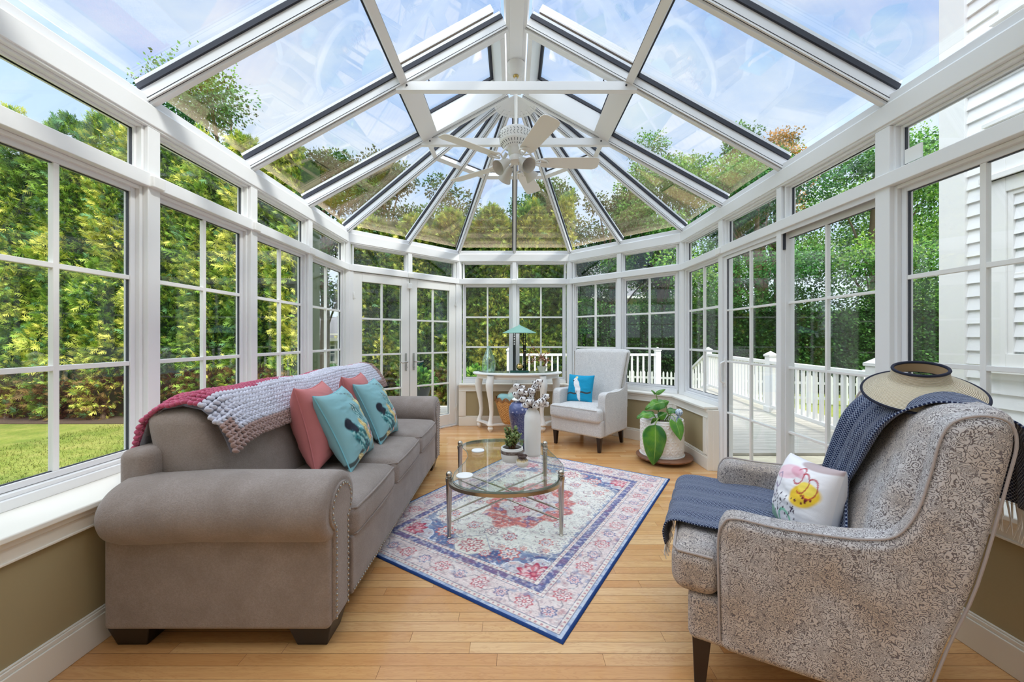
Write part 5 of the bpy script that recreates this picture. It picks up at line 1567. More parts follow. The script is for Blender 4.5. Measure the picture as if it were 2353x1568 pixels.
for a, b, bu in ((LA, LB, .255), (LD, LC, .215)):
    pts = arcpts(a, b, bu); m = MB()
    P = []
    for i, p in enumerate(pts):
        d = (pts[min(i + 1, len(pts) - 1)] - pts[max(i - 1, 0)]).normalized(); s = Vector((d.y, -d.x, 0))
        P.append([tuple(p + s * .004 + Vector((0, 0, -.006))), tuple(p + s * .004 + Vector((0, 0, .014))), tuple(p - s * .022 + Vector((0, 0, .014))), tuple(p - s * .022 + Vector((0, 0, .008))), tuple(p - s * .006 + Vector((0, 0, .006))), tuple(p - s * .006 + Vector((0, 0, -.006)))])
    m.grid(np.array(P), wrapv=True); m.build('end_band', SILV, ct, smooth=True, ang=40)
cx_ = (LA + LB + LC + LD) / 4
for (a, b) in ((LA, LD), (LB, LC)):
    for z in (.10, .165):
        MB().tube([(a.x, a.y, z), (b.x, b.y, z + (.004 if a is LA else 0))], .0055, 10).build('stretcher', SILV, ct, smooth=True)
gl = []
near = arcpts(LA + Vector((.025, .0, 0)), LB + Vector((-.02, 0, 0)), .245, 30)
gl += [(p.x, p.y) for p in near]
gl += [(.385, -.24), (.398, -.10), (.37, .06), (.34, .20), (.318, .32)]
far = arcpts(LD + Vector((-.01, .01, 0)), LC + Vector((.02, .01, 0)), .20, 30); gl += [(p.x, p.y) for p in far]
gl += [(-.325, .29), (-.285, .20), (-.262, .08), (-.268, -.04), (-.295, -.18), (-.31, -.26)]
GT0, GT1 = LH - .003, LH + .007
MB().prism([(x, y, GT0) for x, y in gl], (0, 0, 1), GT1 - GT0).build('glass_top', CG, ct, bevel=.002)
EDG = pmat('green_glass_edge', srgb(110, 132, 124), rough=.2)
e = MB(); e.tube([(x, y, (GT0 + GT1) / 2) for x, y in gl + gl[:1]], .002, 6, caps=False); e.build('glass_edge', EDG, ct, smooth=True)
TZ = GT1 + .0015

CER = pmat('white_ceramic', srgb(240, 238, 234), rough=.35, spec=.4)
CERM = pmat('matte_white_ceramic', srgb(240, 237, 233), rough=.6, spec=.3)
SOIL = pmat('potting_soil', srgb(62, 44, 32), rough=1, bump=120, bumpd=.006)
for lab, x, y, r in (('round white coaster on the glass table near the sofa corner, the nearer of two', -.29, 2.37, .052), ('round white coaster on the far left of the glass table, the farther of two', -.255, 2.90, .048)):
    o = MB().lathe([(r * .96, 0), (r, .002), (r, .007), (r * .97, .009), (0, .009)], 36, closed=False).build('coaster', CER, smooth=True, ang=50, loc=(x, y, TZ)); tag(o, lab, 'coaster')
# tall white vase with cotton stems
vx, vy = .148, 2.80
vs_ = thing('vase', 'tall matte white bottle-shaped vase standing on the glass coffee table', 'vase', (vx, vy, TZ))
MB().lathe([(.0, 0), (.052, 0), (.057, .004), (.058, .02), (.060, .15), (.060, .25), (.057, .285), (.046, .315), (.034, .332), (.030, .337), (.030, .345), (.0265, .345), (.026, .33), (.04, .31), (.05, .28), (.05, .03), (0, .02)], 40, closed=False).build('body', CERM, vs_, smooth=True, ang=50)
TWIG = pmat('brown_twig', srgb(104, 72, 50), rough=.8); HUSK = pmat('cotton_husk', srgb(84, 62, 60), rough=.8); COT = pmat('cotton_boll', srgb(246, 242, 240), rough=1, bump=140, bumpd=.004)
cs = thing('cotton_stems', 'bunch of dried cotton boll stems in the tall white vase', 'flowers', (vx, vy, TZ + .33))
rr = random.Random(5)
tips = [(-.115, .0, .165), (.045, -.03, .20), (-.01, .03, .13), (-.07, -.03, .075), (.10, 0, .09), (.05, -.04, .055), (-.03, -.05, .06), (.10, .02, .03), (.03, .03, .18), (-.12, .03, .10), (-.085, -.02, .13), (.075, -.02, .06), (-.05, -.04, .035), (.02, -.05, .03)]
for tx, ty, tz in tips:
    st = MB(); p0 = (tx * .08, ty * .08, -.2); p1 = (tx * .25, ty * .25, .0); p2 = (tx * .75, ty * .7, tz * .55); pts = catmull([p0, p1, p2, (tx, ty, tz)], 5)
    st.tube(pts, [.003 - .0012 * i / len(pts) for i in range(len(pts))], 6); so = st.build('stem', TWIG, cs, smooth=True)
    bl = [((tx, ty, tz), 1)]
    for f in (.5, .75): bl.append(((tx * f + rr.uniform(-.02, .02), ty * f + rr.uniform(-.02, .02), tz * f + .012 + rr.uniform(-.006, .02)), .8))
    b = MB(); h = MB()
    for (x, y, z), s in bl:
        for k in range(4):
            a = k * PI / 2 + .4; b.sphere((x + .010 * s * math.cos(a), y + .010 * s * math.sin(a), z + .004), .0165 * s, 9, 7, sc=(1, 1, 1.15))
        for k in range(4):
            a = k * PI / 2 + .4 + PI / 4; c, q = math.cos(a), math.sin(a)
            h.add([(x, y, z - .018), (x + .022 * s * c - .010 * q, y + .022 * s * q + .010 * c, z - .002), (x + .031 * s * c, y + .031 * s * q, z + .022), (x + .022 * s * c + .010 * q, y + .022 * s * q - .010 * c, z - .002)], [(0, 1, 2, 3)])
    b.build('cotton_boll', COT, so, smooth=True)
    ho = h.build('husk', HUSK, so); s2 = ho.modifiers.new('s', 'SOLIDIFY'); s2.thickness = .0015
# succulent pot
sx, sy = .0, 2.66
pp = thing('succulent_pot', 'jade succulent in a round white pot with a brown banded rim on the coffee table', 'potted plant', (sx, sy, TZ))
pp.scale = (1.1, 1.1, 1.1)
potm = MB(); potm.lathe([(0, 0), (.045, 0), (.058, .006), (.068, .03), (.070, .055)], 36, closed=False)
BAND = pmat('brown_glaze_band', None, rough=.3, fn=lambda t: (t.ramp(t.noise(t.mapping(t.obj(), scale=(1, 1, 3)), 40, 3).outputs[0], [(.4, srgb(92, 72, 62)), (.6, srgb(150, 140, 134))]), None))
po = potm.build('pot', CER, pp, smooth=True)
MB().lathe([(.0702, .055), (.0712, .058), (.0712, .073), (.0702, .076)], 36, closed=False).build('glaze_band', BAND, po, smooth=True)
MB().lathe([(.070, .076), (.067, .090), (.063, .092), (.058, .088), (.058, .07)], 36, closed=False).build('rim', CER, po, smooth=True)
MB().lathe([(.0, .075), (.03, .078), (.059, .072)], 24, closed=False).build('soil', SOIL, pp, smooth=True)
jl = []
r = np.random.default_rng(8); V = []; F = []; C = []; k = 0
bs = MB().sphere((0, 0, 0), 1, 8, 6); bv = bs.v[0]; bf = np.array(bs.f); stm = MB()
for i in range(11):
    a = i * 2.4; R = .012 + .034 * (i % 4) / 3; H = .05 + .065 * (1 - (i % 4) / 4) + r.uniform(-.01, .01); bx, by = R * math.cos(a), R * math.sin(a)
    tipx, tipy = bx * 1.7, by * 1.7; stm.tube([(bx * .5, by * .5, .075), (bx, by, .075 + H * .5), (tipx, tipy, .075 + H)], [.005, .004, .003], 6)
    for j in range(9):
        f = .35 + .65 * j / 8; p = np.array([bx * .5 + (tipx - bx * .5) * f, by * .5 + (tipy - by * .5) * f, .075 + H * f]); b = j * 2.3 + i
        d = Vector((math.cos(b), math.sin(b), .5 + .9 * f)).normalized(); u = d.cross(Vector((0, 0, 1))).normalized(); w = u.cross(d)
        L = .0155; W = .011
        Vv = bv[:, :1] * np.array(d) * L + bv[:, 1:2] * np.array(u) * W + bv[:, 2:3] * np.array(w) * .0034 + p + np.array(d) * L
        V.append(Vv); F.append(bf + k); k += len(bv); base = np.array(srgb(86, 112, 62)) * r.uniform(.7, 1.15); tp = np.array(srgb(150, 160, 96))
        tt = ((bv[:, :1] + 1) / 2) ** 2; C.append(base * (1 - tt) + tp * tt)
stm.build('stem', TWIG, pp, smooth=True)
fastmesh('leaves', np.concatenate(V), np.concatenate(F), leafmat('succulent_leaf', .08, .35), pp, np.clip(np.concatenate(C), 0, 1), smooth=True)
# little drip glazed pot
lp = thing('bud_pot', 'tiny cream pot with dark brown drip rim in front of the white vase', 'pot', (.068, 2.555, TZ))
DRIP = pmat('cream_drip_glaze', None, rough=.3, fn=lambda t: (t.ramp(t.math('ADD', t.node('ShaderNodeSeparateXYZ', Vector=t.obj()).outputs[2], t.math('MULTIPLY', t.noise(t.obj(), 90, 2).outputs[0], .02)), [(.045, srgb(236, 230, 220)), (.052, srgb(206, 178, 120)), (.062, srgb(70, 44, 34))]), None))
MB().lathe([(0, 0), (.026, 0), (.038, .010), (.042, .025), (.038, .042), (.026, .054), (.026, .058), (.034, .072), (.031, .074), (.022, .060), (.02, .05), (0, .05)], 30, closed=False).build('body', DRIP, lp, smooth=True)

# ------------------------------------------------------------------ console table at the back
WH = pmat('white_painted_wood', srgb(240, 238, 233), rough=.45, bump=40, bumpd=.0004)
K0 = Vector((.075, 5.405, 0))
kt_ = thing('console_table', 'white painted half-oval console table with cabriole legs under the back windows', 'console table', tuple(K0))
def halfoval(rx, ry, n=40, back=0.0, y0=0.0):
    p = [(-rx, y0)]
    for i in range(n + 1):
        a = PI + PI * i / n; p.append((rx * math.cos(a), y0 - .02 + (ry - .02) * math.sin(a)))
    p.append((rx, y0)); return p
m = MB()
prof_ = [(1.0, .768), (1.015, .760), (1.015, .748), (.985, .738), (.97, .735)]
def loft(rings, mb):
    P = np.array(rings); mb.grid(P, wrapv=True); mb.add([tuple(q) for q in P[0]], [tuple(range(P.shape[1]))]); mb.add([tuple(q) for q in P[-1]], [tuple(range(P.shape[1]))[::-1]])
rings = []
for f, z in [(.985, .770)] + prof_:
    o2 = halfoval(.61 * f, .40 * f); rings.append([(x, y * (1 if abs(y) > .001 else 1), z) for x, y in o2])
loft(rings, m); m.build('table_top', WH, kt_, smooth=True, ang=45)
m = MB(); rings = [[(x, y, z) for x, y in halfoval(.56 * f, .36 * f)] for f, z in ((1, .736), (1, .700), (1.015, .695), (1.015, .688), (.98, .684))]; loft(rings, m); m.build('apron', WH, kt_, smooth=True, ang=40)
MB().prism([(x, y, .7702) for x, y in halfoval(.54, .33)], (0, 0, 1), .003).build('glass_inset', pmat('tinted_inset_glass', srgb(142, 156, 150), rough=.08, spec=.6), kt_)
lgp = [(-.365, -.335, -.25), (.335, -.335, .25), (-.53, -.06, -.8), (.53, -.06, .8)]
for (x, y, an) in lgp:
    d = Vector((x, y * 1.3, 0)).normalized(); m = MB()
    sec = [(.735, .005, .036), (.70, .006, .036), (.66, .020, .040), (.60, .028, .038), (.50, .018, .031), (.38, .0, .025), (.27, -.012, .021), (.19, -.006, .020), (.14, .010, .022), (.115, .016, .026), (.10, .012, .032), (.085, .01, .034)]
    P = []
    for z, of, w in sec:
        c = Vector((x, y, z)) + d * (of - .02); P.append([(c.x + w * 1.3 * math.cos(2 * PI * j / 16 + PI / 16), c.y + w * 1.3 * math.sin(2 * PI * j / 16 + PI / 16), z) for j in range(16)])
    m.grid(np.array(P), wrapv=True)
    c = Vector((x, y, 0)) + d * -.01
    m.lathe([(.026, .112), (.042, .104), (.046, .094), (.042, .082), (.030, .077), (.024, .072), (.034, .062), (.038, .046), (.034, .026), (.020, .012), (.012, .004), (.013, 0)], 20, (c.x, c.y, 0))
    l_ = m.build('leg', WH, kt_, smooth=True, ang=60)
    cv = MB()
    for q in (-.014, 0, .014):
        s_ = Vector((-d.y, d.x, 0)); p = Vector((x, y, 0)) + d * .022 + s_ * q
        cv.tube([(p.x, p.y, .735), (p.x, p.y, .69)], .005, 6)
    cv.build('carving', WH, l_, smooth=True)
m = MB()
cen = [Vector((x, y, .092)) for x, y, _ in lgp]
def board(a, b, bend, w=.065, t=.018, n=14):
    a = Vector(a); b = Vector(b); d = (b - a).normalized(); s = Vector((-d.y, d.x, 0)); P = []
    for i in range(n + 1):
        f = i / n; c = a + (b - a) * f + s * bend * math.sin(PI * f); P.append([tuple(c + s * w / 2 + Vector((0, 0, t / 2))), tuple(c - s * w / 2 + Vector((0, 0, t / 2))), tuple(c - s * w / 2 - Vector((0, 0, t / 2))), tuple(c + s * w / 2 - Vector((0, 0, t / 2)))])
    m.grid(np.array(P), wrapv=True)
board(cen[0], cen[1], .10); board(cen[2], cen[0], .03); board(cen[1], cen[3], .03)
m.build('stretcher', WH, kt_, smooth=True, ang=40)
KZ = .7735
# glass bottle
BOT = glassmat('bottle_glass', (.86, .95, .93), .10)
g = MB().lathe([(0, .002), (.07, 0), (.083, .008), (.088, .03), (.092, .09), (.088, .15), (.072, .21), (.048, .27), (.030, .315), (.024, .335), (.028, .345), (.028, .352), (.021, .352), (.018, .335), (.026, .31), (.044, .268), (.068, .208), (.084, .15), (.088, .09), (.084, .03), (.07, .014), (0, .012)], 40, closed=False).build('bottle', BOT, smooth=True, ang=60, loc=(-.315, 5.24, KZ)); tag(g, 'big clear green-tinted glass bottle on the left of the white console', 'bottle')
# pagoda style lamp
GRN = pmat('verdigris_metal', srgb(134, 180, 164), rough=.5, bump=30, bumpd=.0005); DGR = pmat('dark_bronze', srgb(58, 66, 62), rough=.45, metal=.3); GBS = pmat('green_stone', srgb(44, 96, 84), rough=.35)
lm = thing('table_lamp', 'table lamp with a wide pale green cone shade between two slim dark posts', 'lamp', (.10, 5.22, KZ))
MB().box(-.125, .125, -.055, .055, 0, .022).build('base', GBS, lm, bevel=.003)
for s in (-1, 1):
    b = MB(); xx = s * .068
    b.box(xx - .018, xx - .008, -.012, .012, .022, .535); b.box(xx + .008, xx + .018, -.012, .012, .022, .535)
    b.box(xx - .018, xx + .018, -.012, .012, .022, .36)
    for z in (.36, .395, .43, .465, .50, .53): b.box(xx - .018, xx + .018, -.012, .012, z - .006, z + .006)
    b.build('post', DGR, lm)
MB().lathe([(.003, .640), (.02, .628), (.225, .532), (.228, .527), (.222, .527), (.02, .618), (.003, .63)], 48, closed=False).build('lamp_shade', GRN, lm, smooth=True, ang=50)
MB().tube([(-.07, 0, .53), (.07, 0, .53)], .008, 8).build('crossbar', DGR, lm, smooth=True)
BR = pmat('satin_brass', srgb(206, 178, 112), rough=.22, metal=1)
o = MB().sphere((0, 0, .048), .048, 28, 18).build('ball_ornament', BR, smooth=True, loc=(.105, 5.222, KZ + .0225)); tag(o, 'round gold ball ornament resting on the lamp base between its posts', 'ornament')
# blossom bonsai
bz = thing('blossom_bonsai', 'artificial blossom bonsai with curving trunk in a small fluted pale pot', 'bonsai', (.40, 5.16, KZ))
m = MB(); nseg = 40; rows = [(.034, 0), (.038, .004), (.050, .045), (.062, .075), (.064, .085), (.058, .085), (.05, .06)]
P = np.array([[((r_ + .004 * math.cos(10 * 2 * PI * j / nseg)) * math.cos(2 * PI * j / nseg), (r_ + .004 * math.cos(10 * 2 * PI * j / nseg)) * math.sin(2 * PI * j / nseg), z) for j in range(nseg)] for r_, z in rows]); m.grid(P, wrapv=True)
m.build('pot', pmat('celadon_pot', srgb(196, 202, 184), rough=.4), bz, smooth=True); MB().lathe([(0, .06), (.053, .058)], 20, closed=False).build('soil', SOIL, bz)
br = catmull([(0, 0, .06), (.03, 0, .10), (.055, .01, .15), (.035, .01, .19), (-.01, 0, .20), (-.05, -.01, .17), (-.09, 0, .16)], 5)
m = MB(); m.tube(br, np.linspace(.011, .004, len(br)), 8); ends = []
rr = random.Random(9)
for i in range(16):
    p = Vector(br[rr.randrange(8, len(br))]); q = p + Vector((rr.uniform(-.17, .15), rr.uniform(-.06, .06), rr.uniform(-.06, .13))); m.tube([p, (p + q) / 2 + Vector((0, 0, .015)), q], [.004, .003, .0015], 5); ends.append((p, q))
q_ = m.build('trunk', TWIG, bz, smooth=True)
Ps = []; Cc = []
r = np.random.default_rng(12)
for p, q in ends:
    for k in range(15):
        f = r.uniform(.4, 1.05); c = np.array(p) * (1 - f) + np.array(q) * f + r.normal(0, .016, 3); Ps.append(c); Cc.append(srgb(*[(226, 150, 110), (244, 206, 180), (250, 232, 220), (196, 96, 62)][r.integers(4)]))
Ps = np.array(Ps); Cc = np.array(Cc); V, F, C = leaves(Ps, r.normal(0, 1, Ps.shape), r.uniform(.014, .028, len(Ps)), Cc, 4); fastmesh('blossoms', V, F, leafmat('blossom', .3), bz, C)

# wicker basket with rolled cloths
WIC = pmat('wicker', None, rough=.75, fn=lambda t: (t.ramp(t.noise(t.obj(), 60, 3).outputs[0], [(.3, srgb(168, 112, 58)), (.6, srgb(222, 170, 104))]), None))
WIC2 = pmat('dark_wicker_rim', srgb(150, 106, 66), rough=.8)
bk_ = thing('wicker_basket', 'tapered honey wicker basket with darker scalloped rim under the console table', 'basket', (-.03, 5.165, .1015))
m = MB(); nr, na_ = 46, 96; P = np.zeros((nr, na_, 3))
for i in range(nr):
    f = i / (nr - 1); z = .31 * f; R = .075 + .105 * f ** .75
    for j in range(na_):
        a = 2 * PI * j / na_; rr_ = R + .005 * math.sin(a * 24 + (i // 2 % 2) * PI) * (1 if i % 2 else .6); P[i, j] = (rr_ * math.cos(a) * 1.05, rr_ * math.sin(a), z + .002)
m.grid(P, wrapv=True); m.lathe([(0, .002), (.075, .002)], 24, closed=False)
o = m.build('body', WIC, bk_, smooth=True); so = o.modifiers.new('s', 'SOLIDIFY'); so.thickness = .006; so.offset = -1
m = MB()
for k in range(12):
    a0 = 2 * PI * k / 12; pts = [((.18 + .006) * math.cos(a0 + 2 * PI / 12 * t) * 1.05, (.186) * math.sin(a0 + 2 * PI / 12 * t), .305 + .045 * math.sin(PI * t)) for t in np.linspace(0, 1, 9)]
    for dz in (0, -.014, -.028): m.tube([(x, y, z + dz * (.4 + .6 * (z - .3) / .045)) for x, y, z in pts], .007, 6)
m.build('rim', WIC2, bk_, smooth=True)
AQ = pmat('aqua_cloth', srgb(164, 214, 216), rough=.9, bump=50, bumpd=.001); CRC = pmat('blush_cloth', srgb(238, 224, 214), rough=.9, bump=50, bumpd=.001)
for lab, (x, y, z), sz, mt, rz, ry in (('rolled aqua cloth on the left in the wicker basket', (-.10, 5.12, .425), (.17, .13, .12), AQ, .2, .1), ('folded pale aqua cloth in the middle of the wicker basket', (.015, 5.10, .44), (.15, .12, .13), pmat('mint_cloth', srgb(186, 222, 214), rough=.9), -.3, -.2),
                                       ('cream and tan cloth leaning up on the right of the wicker basket', (.045, 5.20, .475), (.19, .08, .15), CRC, .5, .6)):
    o = MB().soft((0, 0, 0), sz, .045, puff=(.01, .01, .01)).build('folded_cloth', mt, smooth=True, ang=180, loc=(x, y, z)); o.rotation_euler = (0, ry, rz); tag(o, lab, 'cloth')
# ginger jar
def gj(t):
    o = t.obj(); z = t.node('ShaderNodeSeparateXYZ', Vector=o).outputs[2]
    n = t.noise(o, 26, 2, .5, 1.0).outputs[0]; v = t.voro(o, 22).outputs['Distance']
    l1 = t.ramp(t.math('ABSOLUTE', t.math('SINE', t.math('MULTIPLY', n, 26.0))), [(.05, 1.0), (.22, 0.0)])
    low = t.ramp(t.math('ADD', z, t.math('MULTIPLY', n, .05)), [(.44, 0.0), (.445, 1.0)])
    c = t.mix(t.math('MULTIPLY', l1, .7), srgb(44, 54, 98), srgb(196, 202, 222))
    c2 = t.mix(t.ramp(v, [(.2, 1.0), (.32, 0.0)]), srgb(84, 94, 140), srgb(190, 190, 208))
    return t.mix(low, c, c2), None
JAR = pmat('blue_and_white_porcelain', None, rough=.15, fn=gj, coat=.4)
jr = thing('ginger_jar', 'tall blue and white porcelain jar with pale lid behind the white vase', 'jar', (.085, 4.28, 0))
MB().lathe([(0, 0), (.075, 0), (.08, .02), (.078, .05), (.082, .14), (.098, .26), (.118, .37), (.124, .43), (.116, .48), (.09, .515), (.062, .53), (.058, .545)], 44, closed=False).build('body', JAR, jr, smooth=True)
MB().lathe([(.060, .545), (.085, .548), (.087, .556), (.08, .562), (.06, .572), (.03, .58), (0, .582)], 40, closed=False).build('lid', CER, jr, smooth=True, ang=50)

# ------------------------------------------------------------------ planter by the right knee wall
pl = thing('planter', 'large white cylindrical planter embossed with a star pattern by the right knee wall', 'planter', (1.52, 3.93, 0))
cd = thing('plant_caddy', 'round dark wood plant caddy under the white planter', 'plant stand', (1.535, 3.91, 0))
WD = pmat('walnut_caddy', None, rough=.4, fn=lambda t: (t.ramp(t.noise(t.mapping(t.obj(), scale=(1, 9, 1)), 8, 4).outputs[0], [(.3, srgb(96, 62, 44)), (.7, srgb(148, 104, 78))]), None))
MB().lathe([(0, .03), (.235, .03), (.262, .034), (.27, .045), (.27, .052), (.262, .058), (0, .058)], 56, closed=False).build('disc', WD, cd, smooth=True, ang=45)
for k in range(4):
    a = k * PI / 2 + .5; MB().sphere((.17 * math.cos(a), .17 * math.sin(a), .0155), .0155, 12, 8).build('caster', BLACK, cd, smooth=True)
pl.location = (1.52, 3.93, .0585)
H_, R_ = .355, .205; nz_, na_ = 150, 420; P = np.zeros((nz_, na_, 3)); cell = .082
A = np.linspace(0, 2 * PI, na_, endpoint=False); ncell = round(2 * PI * R_ / cell); ua = A * ncell / (2 * PI)
for i in range(nz_):
    z = H_ * i / (nz_ - 1); vz = z / cell * 1.0
    u = ua - np.round(ua); v = vz - np.round(vz)
    rho = np.hypot(u, v); th = np.arctan2(v, u)
    pet = np.abs(np.cos(2 * th)); w = .30 * np.sqrt(pet) * 1.0
    # four-petal stars on two offset lattices
    def petal(u, v, ang):
        uu = u * math.cos(ang) + v * math.sin(ang); vv = -u * math.sin(ang) + v * math.cos(ang)
        L = .5; q = np.clip(1 - (np.abs(uu) / L), 0, 1) * np.clip(np.abs(uu) / .05, 0, 1); ww = .17 * np.sin(PI * np.clip(np.abs(uu) / L, 0, 1)) + 1e-4
        return np.clip(1 - np.abs(vv) / ww, 0, 1) * (np.abs(uu) < L)
    h = np.maximum.reduce([petal(u, v, a) for a in (0, PI / 3, 2 * PI / 3)])
    u2 = (ua + .5) - np.round(ua + .5); v2 = (vz + .5) - np.round(vz + .5)
    h = np.maximum(h, .8 * np.maximum.reduce([petal(u2, v2, a) for a in (PI / 6, PI / 2, 5 * PI / 6)]))
    rr_ = R_ * (.965 + .035 * min(1, z / .05)) + .006 * h * (1 if .015 < z < H_ - .02 else 0)
    P[i] = np.stack([rr_ * np.cos(A), rr_ * np.sin(A), np.full(na_, z)], 1)
m = MB().grid(P, wrapv=True); m.lathe([(R_ * .965, 0.0), (.02, .0)], na_, closed=False)
m.lathe([(R_, H_), (R_ - .002, H_ + .006), (R_ - .016, H_ + .006), (R_ - .018, H_), (R_ - .02, .28)], 64, closed=False)
m.build('pot', CERM, pl, smooth=True, ang=60)
MB().lathe([(0, .312), (.1, .316), (R_ - .018, .308)], 40, closed=False).build('soil', SOIL, pl, smooth=True)
# saucer lip
MB().lathe([(R_ - .01, -.0), (R_ + .008, .001), (R_ + .012, .012), (R_ + .008, .014), (R_ - .004, .012)], 64, closed=False).build('saucer', CERM, pl, smooth=True)
def leafgreen(t):
    a = t.node('ShaderNodeSeparateColor', Color=t.node('ShaderNodeVertexColor', _layer_name='Col').outputs[0])
    s, q = a.outputs[0], a.outputs[1]       # s 0..1 along, q |across|
    vein = t.ramp(t.math('ABSOLUTE', t.math('SINE', t.math('ADD', t.math('MULTIPLY', s, 38.0), t.math('MULTIPLY', q, -16.0)))), [(.0, 1.0), (.16, 0.0)])
    mid = t.ramp(q, [(.0, 1.0), (.06, 0.0)])
    n = t.noise(t.obj(), 9, 2).outputs[0]
    c = t.ramp(n, [(.35, srgb(44, 110, 44)), (.65, srgb(104, 160, 44))])
    c = t.mix(t.math('MULTIPLY', vein, .35), c, srgb(30, 84, 46)); c = t.mix(t.math('MULTIPLY', mid, .8), c, srgb(176, 206, 104))
    c = t.mix(t.ramp(q, [(.93, 0.0), (1.0, .8)]), c, srgb(176, 204, 110))
    return c, vein
LG = pmat('glossy_leaf', None, rough=.22, fn=leafgreen, bumpd=.002, spec=.5)
STEM = pmat('green_stem', srgb(124, 148, 72), rough=.5)
ph = thing('leafy_plant', 'large-leaved green plant with drooping paddle leaves growing in the white planter', 'plant', (1.47, 3.93, .37))
def leaf(base, tip, width, nrm, droop=.0, fold=.25, curl=.0, heart=False, n=26, mm=13, wave=.0, seed=0):
    """base/tip relative; nrm approx facing direction"""
    b = Vector(base); t = Vector(tip); ax = (t - b); L = ax.length; ax.normalize(); nr = Vector(nrm); nr = (nr - ax * nr.dot(ax)).normalized(); sd = ax.cross(nr)
    P = np.zeros((n, mm, 3)); C = np.zeros((n, mm, 3))
    for i in range(n):
        s = i / (n - 1)
        w = (math.sin(PI * min(1, s ** .62)) ** .75 if not heart else (math.sin(PI * min(1, (s * .96 + .04) ** .45)) ** .8)) * width / 2
        if i in (0,): w = .002 if not heart else width * .28
        c = b + ax * L * s + nr * (droop * math.sin(PI * s) - curl * s * s)
        for j in range(mm):
            q = (j / (mm - 1)) * 2 - 1
            wv = wave * math.sin(s * 13 + q * 2 + seed) * abs(q)
            back = (-ax * (.09 * width * (1 - s) ** 6 * abs(q) * 4)) if heart else Vector((0, 0, 0))
            p = c + sd * w * q + nr * (-fold * w * abs(q) ** 1.4 + wv) + back
            P[i, j] = p; C[i, j] = (s, abs(q), 0)
    m = MB(); m.grid(P); idx = np.arange(n * mm).reshape(n, mm); F = np.stack([idx[:-1, :-1], idx[1:, :-1], idx[1:, 1:], idx[:-1, 1:]], -1).reshape(-1, 4)
    o = fastmesh('leaf', P.reshape(-1, 3), F, LG, ph, C.reshape(-1, 3), smooth=True)
    so = o.modifiers.new('s', 'SOLIDIFY'); so.thickness = .0016; so.offset = 0
    return o
def stem(pts, r=.006):
    pts = catmull(pts, 6); return MB().tube(pts, np.linspace(r, r * .6, len(pts)), 8).build('stem', STEM, ph, smooth=True)
# local frame: origin (1.47,3.93,.37); x right, z up, -y towards the camera
leaf((-.105, -.235, .035), (-.135, -.27, -.345), .24, (.12, -1, .2), .02, .16, .0, wave=.006)                 # big drooping leaf
stem([(.03, 0, -.05), (.0, -.06, .05), (-.06, -.18, .075), (-.105, -.235, .035)], .009)
leaf((.105, -.215, .045), (.125, -.27, -.11), .135, (.1, -1, .35), .01, .12, .0, heart=True)                   # heart leaf at the rim
stem([(.04, 0, -.05), (.09, -.06, .08), (.10, -.16, .10), (.105, -.215, .045)], .006)
leaf((-.02, -.02, .30), (.08, -.02, .345), .055, (0, -.6, 1), .01, .5); leaf((-.02, -.02, .30), (-.07, -.03, .335), .05, (0, -.6, 1), .01, .5)
stem([(.03, 0, -.05), (.012, -.01, .10), (.0, -.02, .22), (-.02, -.02, .31)], .007)                            # tall upright stem
leaf((.07, -.03, .215), (-.14, -.06, .155), .13, (0, -.75, .7), .03, .35, .01, wave=.01)
stem([(.08, 0, -.05), (.11, -.01, .06), (.09, -.02, .16), (.05, -.03, .20)], .006)
leaf((-.06, -.08, .12), (-.25, -.14, .085), .11, (0, -.5, .9), .02, .3, .01, wave=.008)
stem([(.0, 0, -.05), (-.02, -.04, .03), (-.05, -.07, .09), (-.07, -.085, .12)], .006)
leaf((.10, .02, .125), (.24, -.02, .105), .09, (0, -.55, .85), .02, .3, wave=.006)
stem([(.06, 0, -.05), (.13, .02, .02), (.14, .01, .08), (.14, .01, .115)], .005)
leaf((-.01, -.06, .07), (.07, -.08, .115), .09, (-.2, -.8, .5), .01, .3); leaf((-.06, -.13, .02), (-.10, -.17, .085), .085, (-.3, -.8, .4), .01, .3)
leaf((.04, -.03, .20), (.11, -.03, .225), .07, (0, -.8, .6), .01, .4)
stem([(.02, 0, -.05), (.0, -.03, .01), (-.02, -.06, .05), (-.01, -.06, .07)], .005)
# watering globe
WGM = pmat('speckled_blue_glass', None, rough=.1, fn=lambda t: (t.ramp(t.voro(t.obj(), 75).outputs['Distance'], [(.2, srgb(90, 118, 160)), (.45, srgb(186, 206, 226)), (.7, srgb(228, 236, 242))]), None), coat=.5)
wg = MB().sphere((.03, -.01, .105), .037, 24, 16); wg.tube([(.03, -.01, .08), (.022, -.004, .05), (.01, 0, .02), (0, 0, -.02)], [.02, .010, .009, .008], 12)
o = wg.build('watering_globe', WGM, smooth=True, loc=(1.635, 3.87, .385)); tag(o, 'speckled blue glass watering globe stuck into the soil of the white planter', 'watering globe')

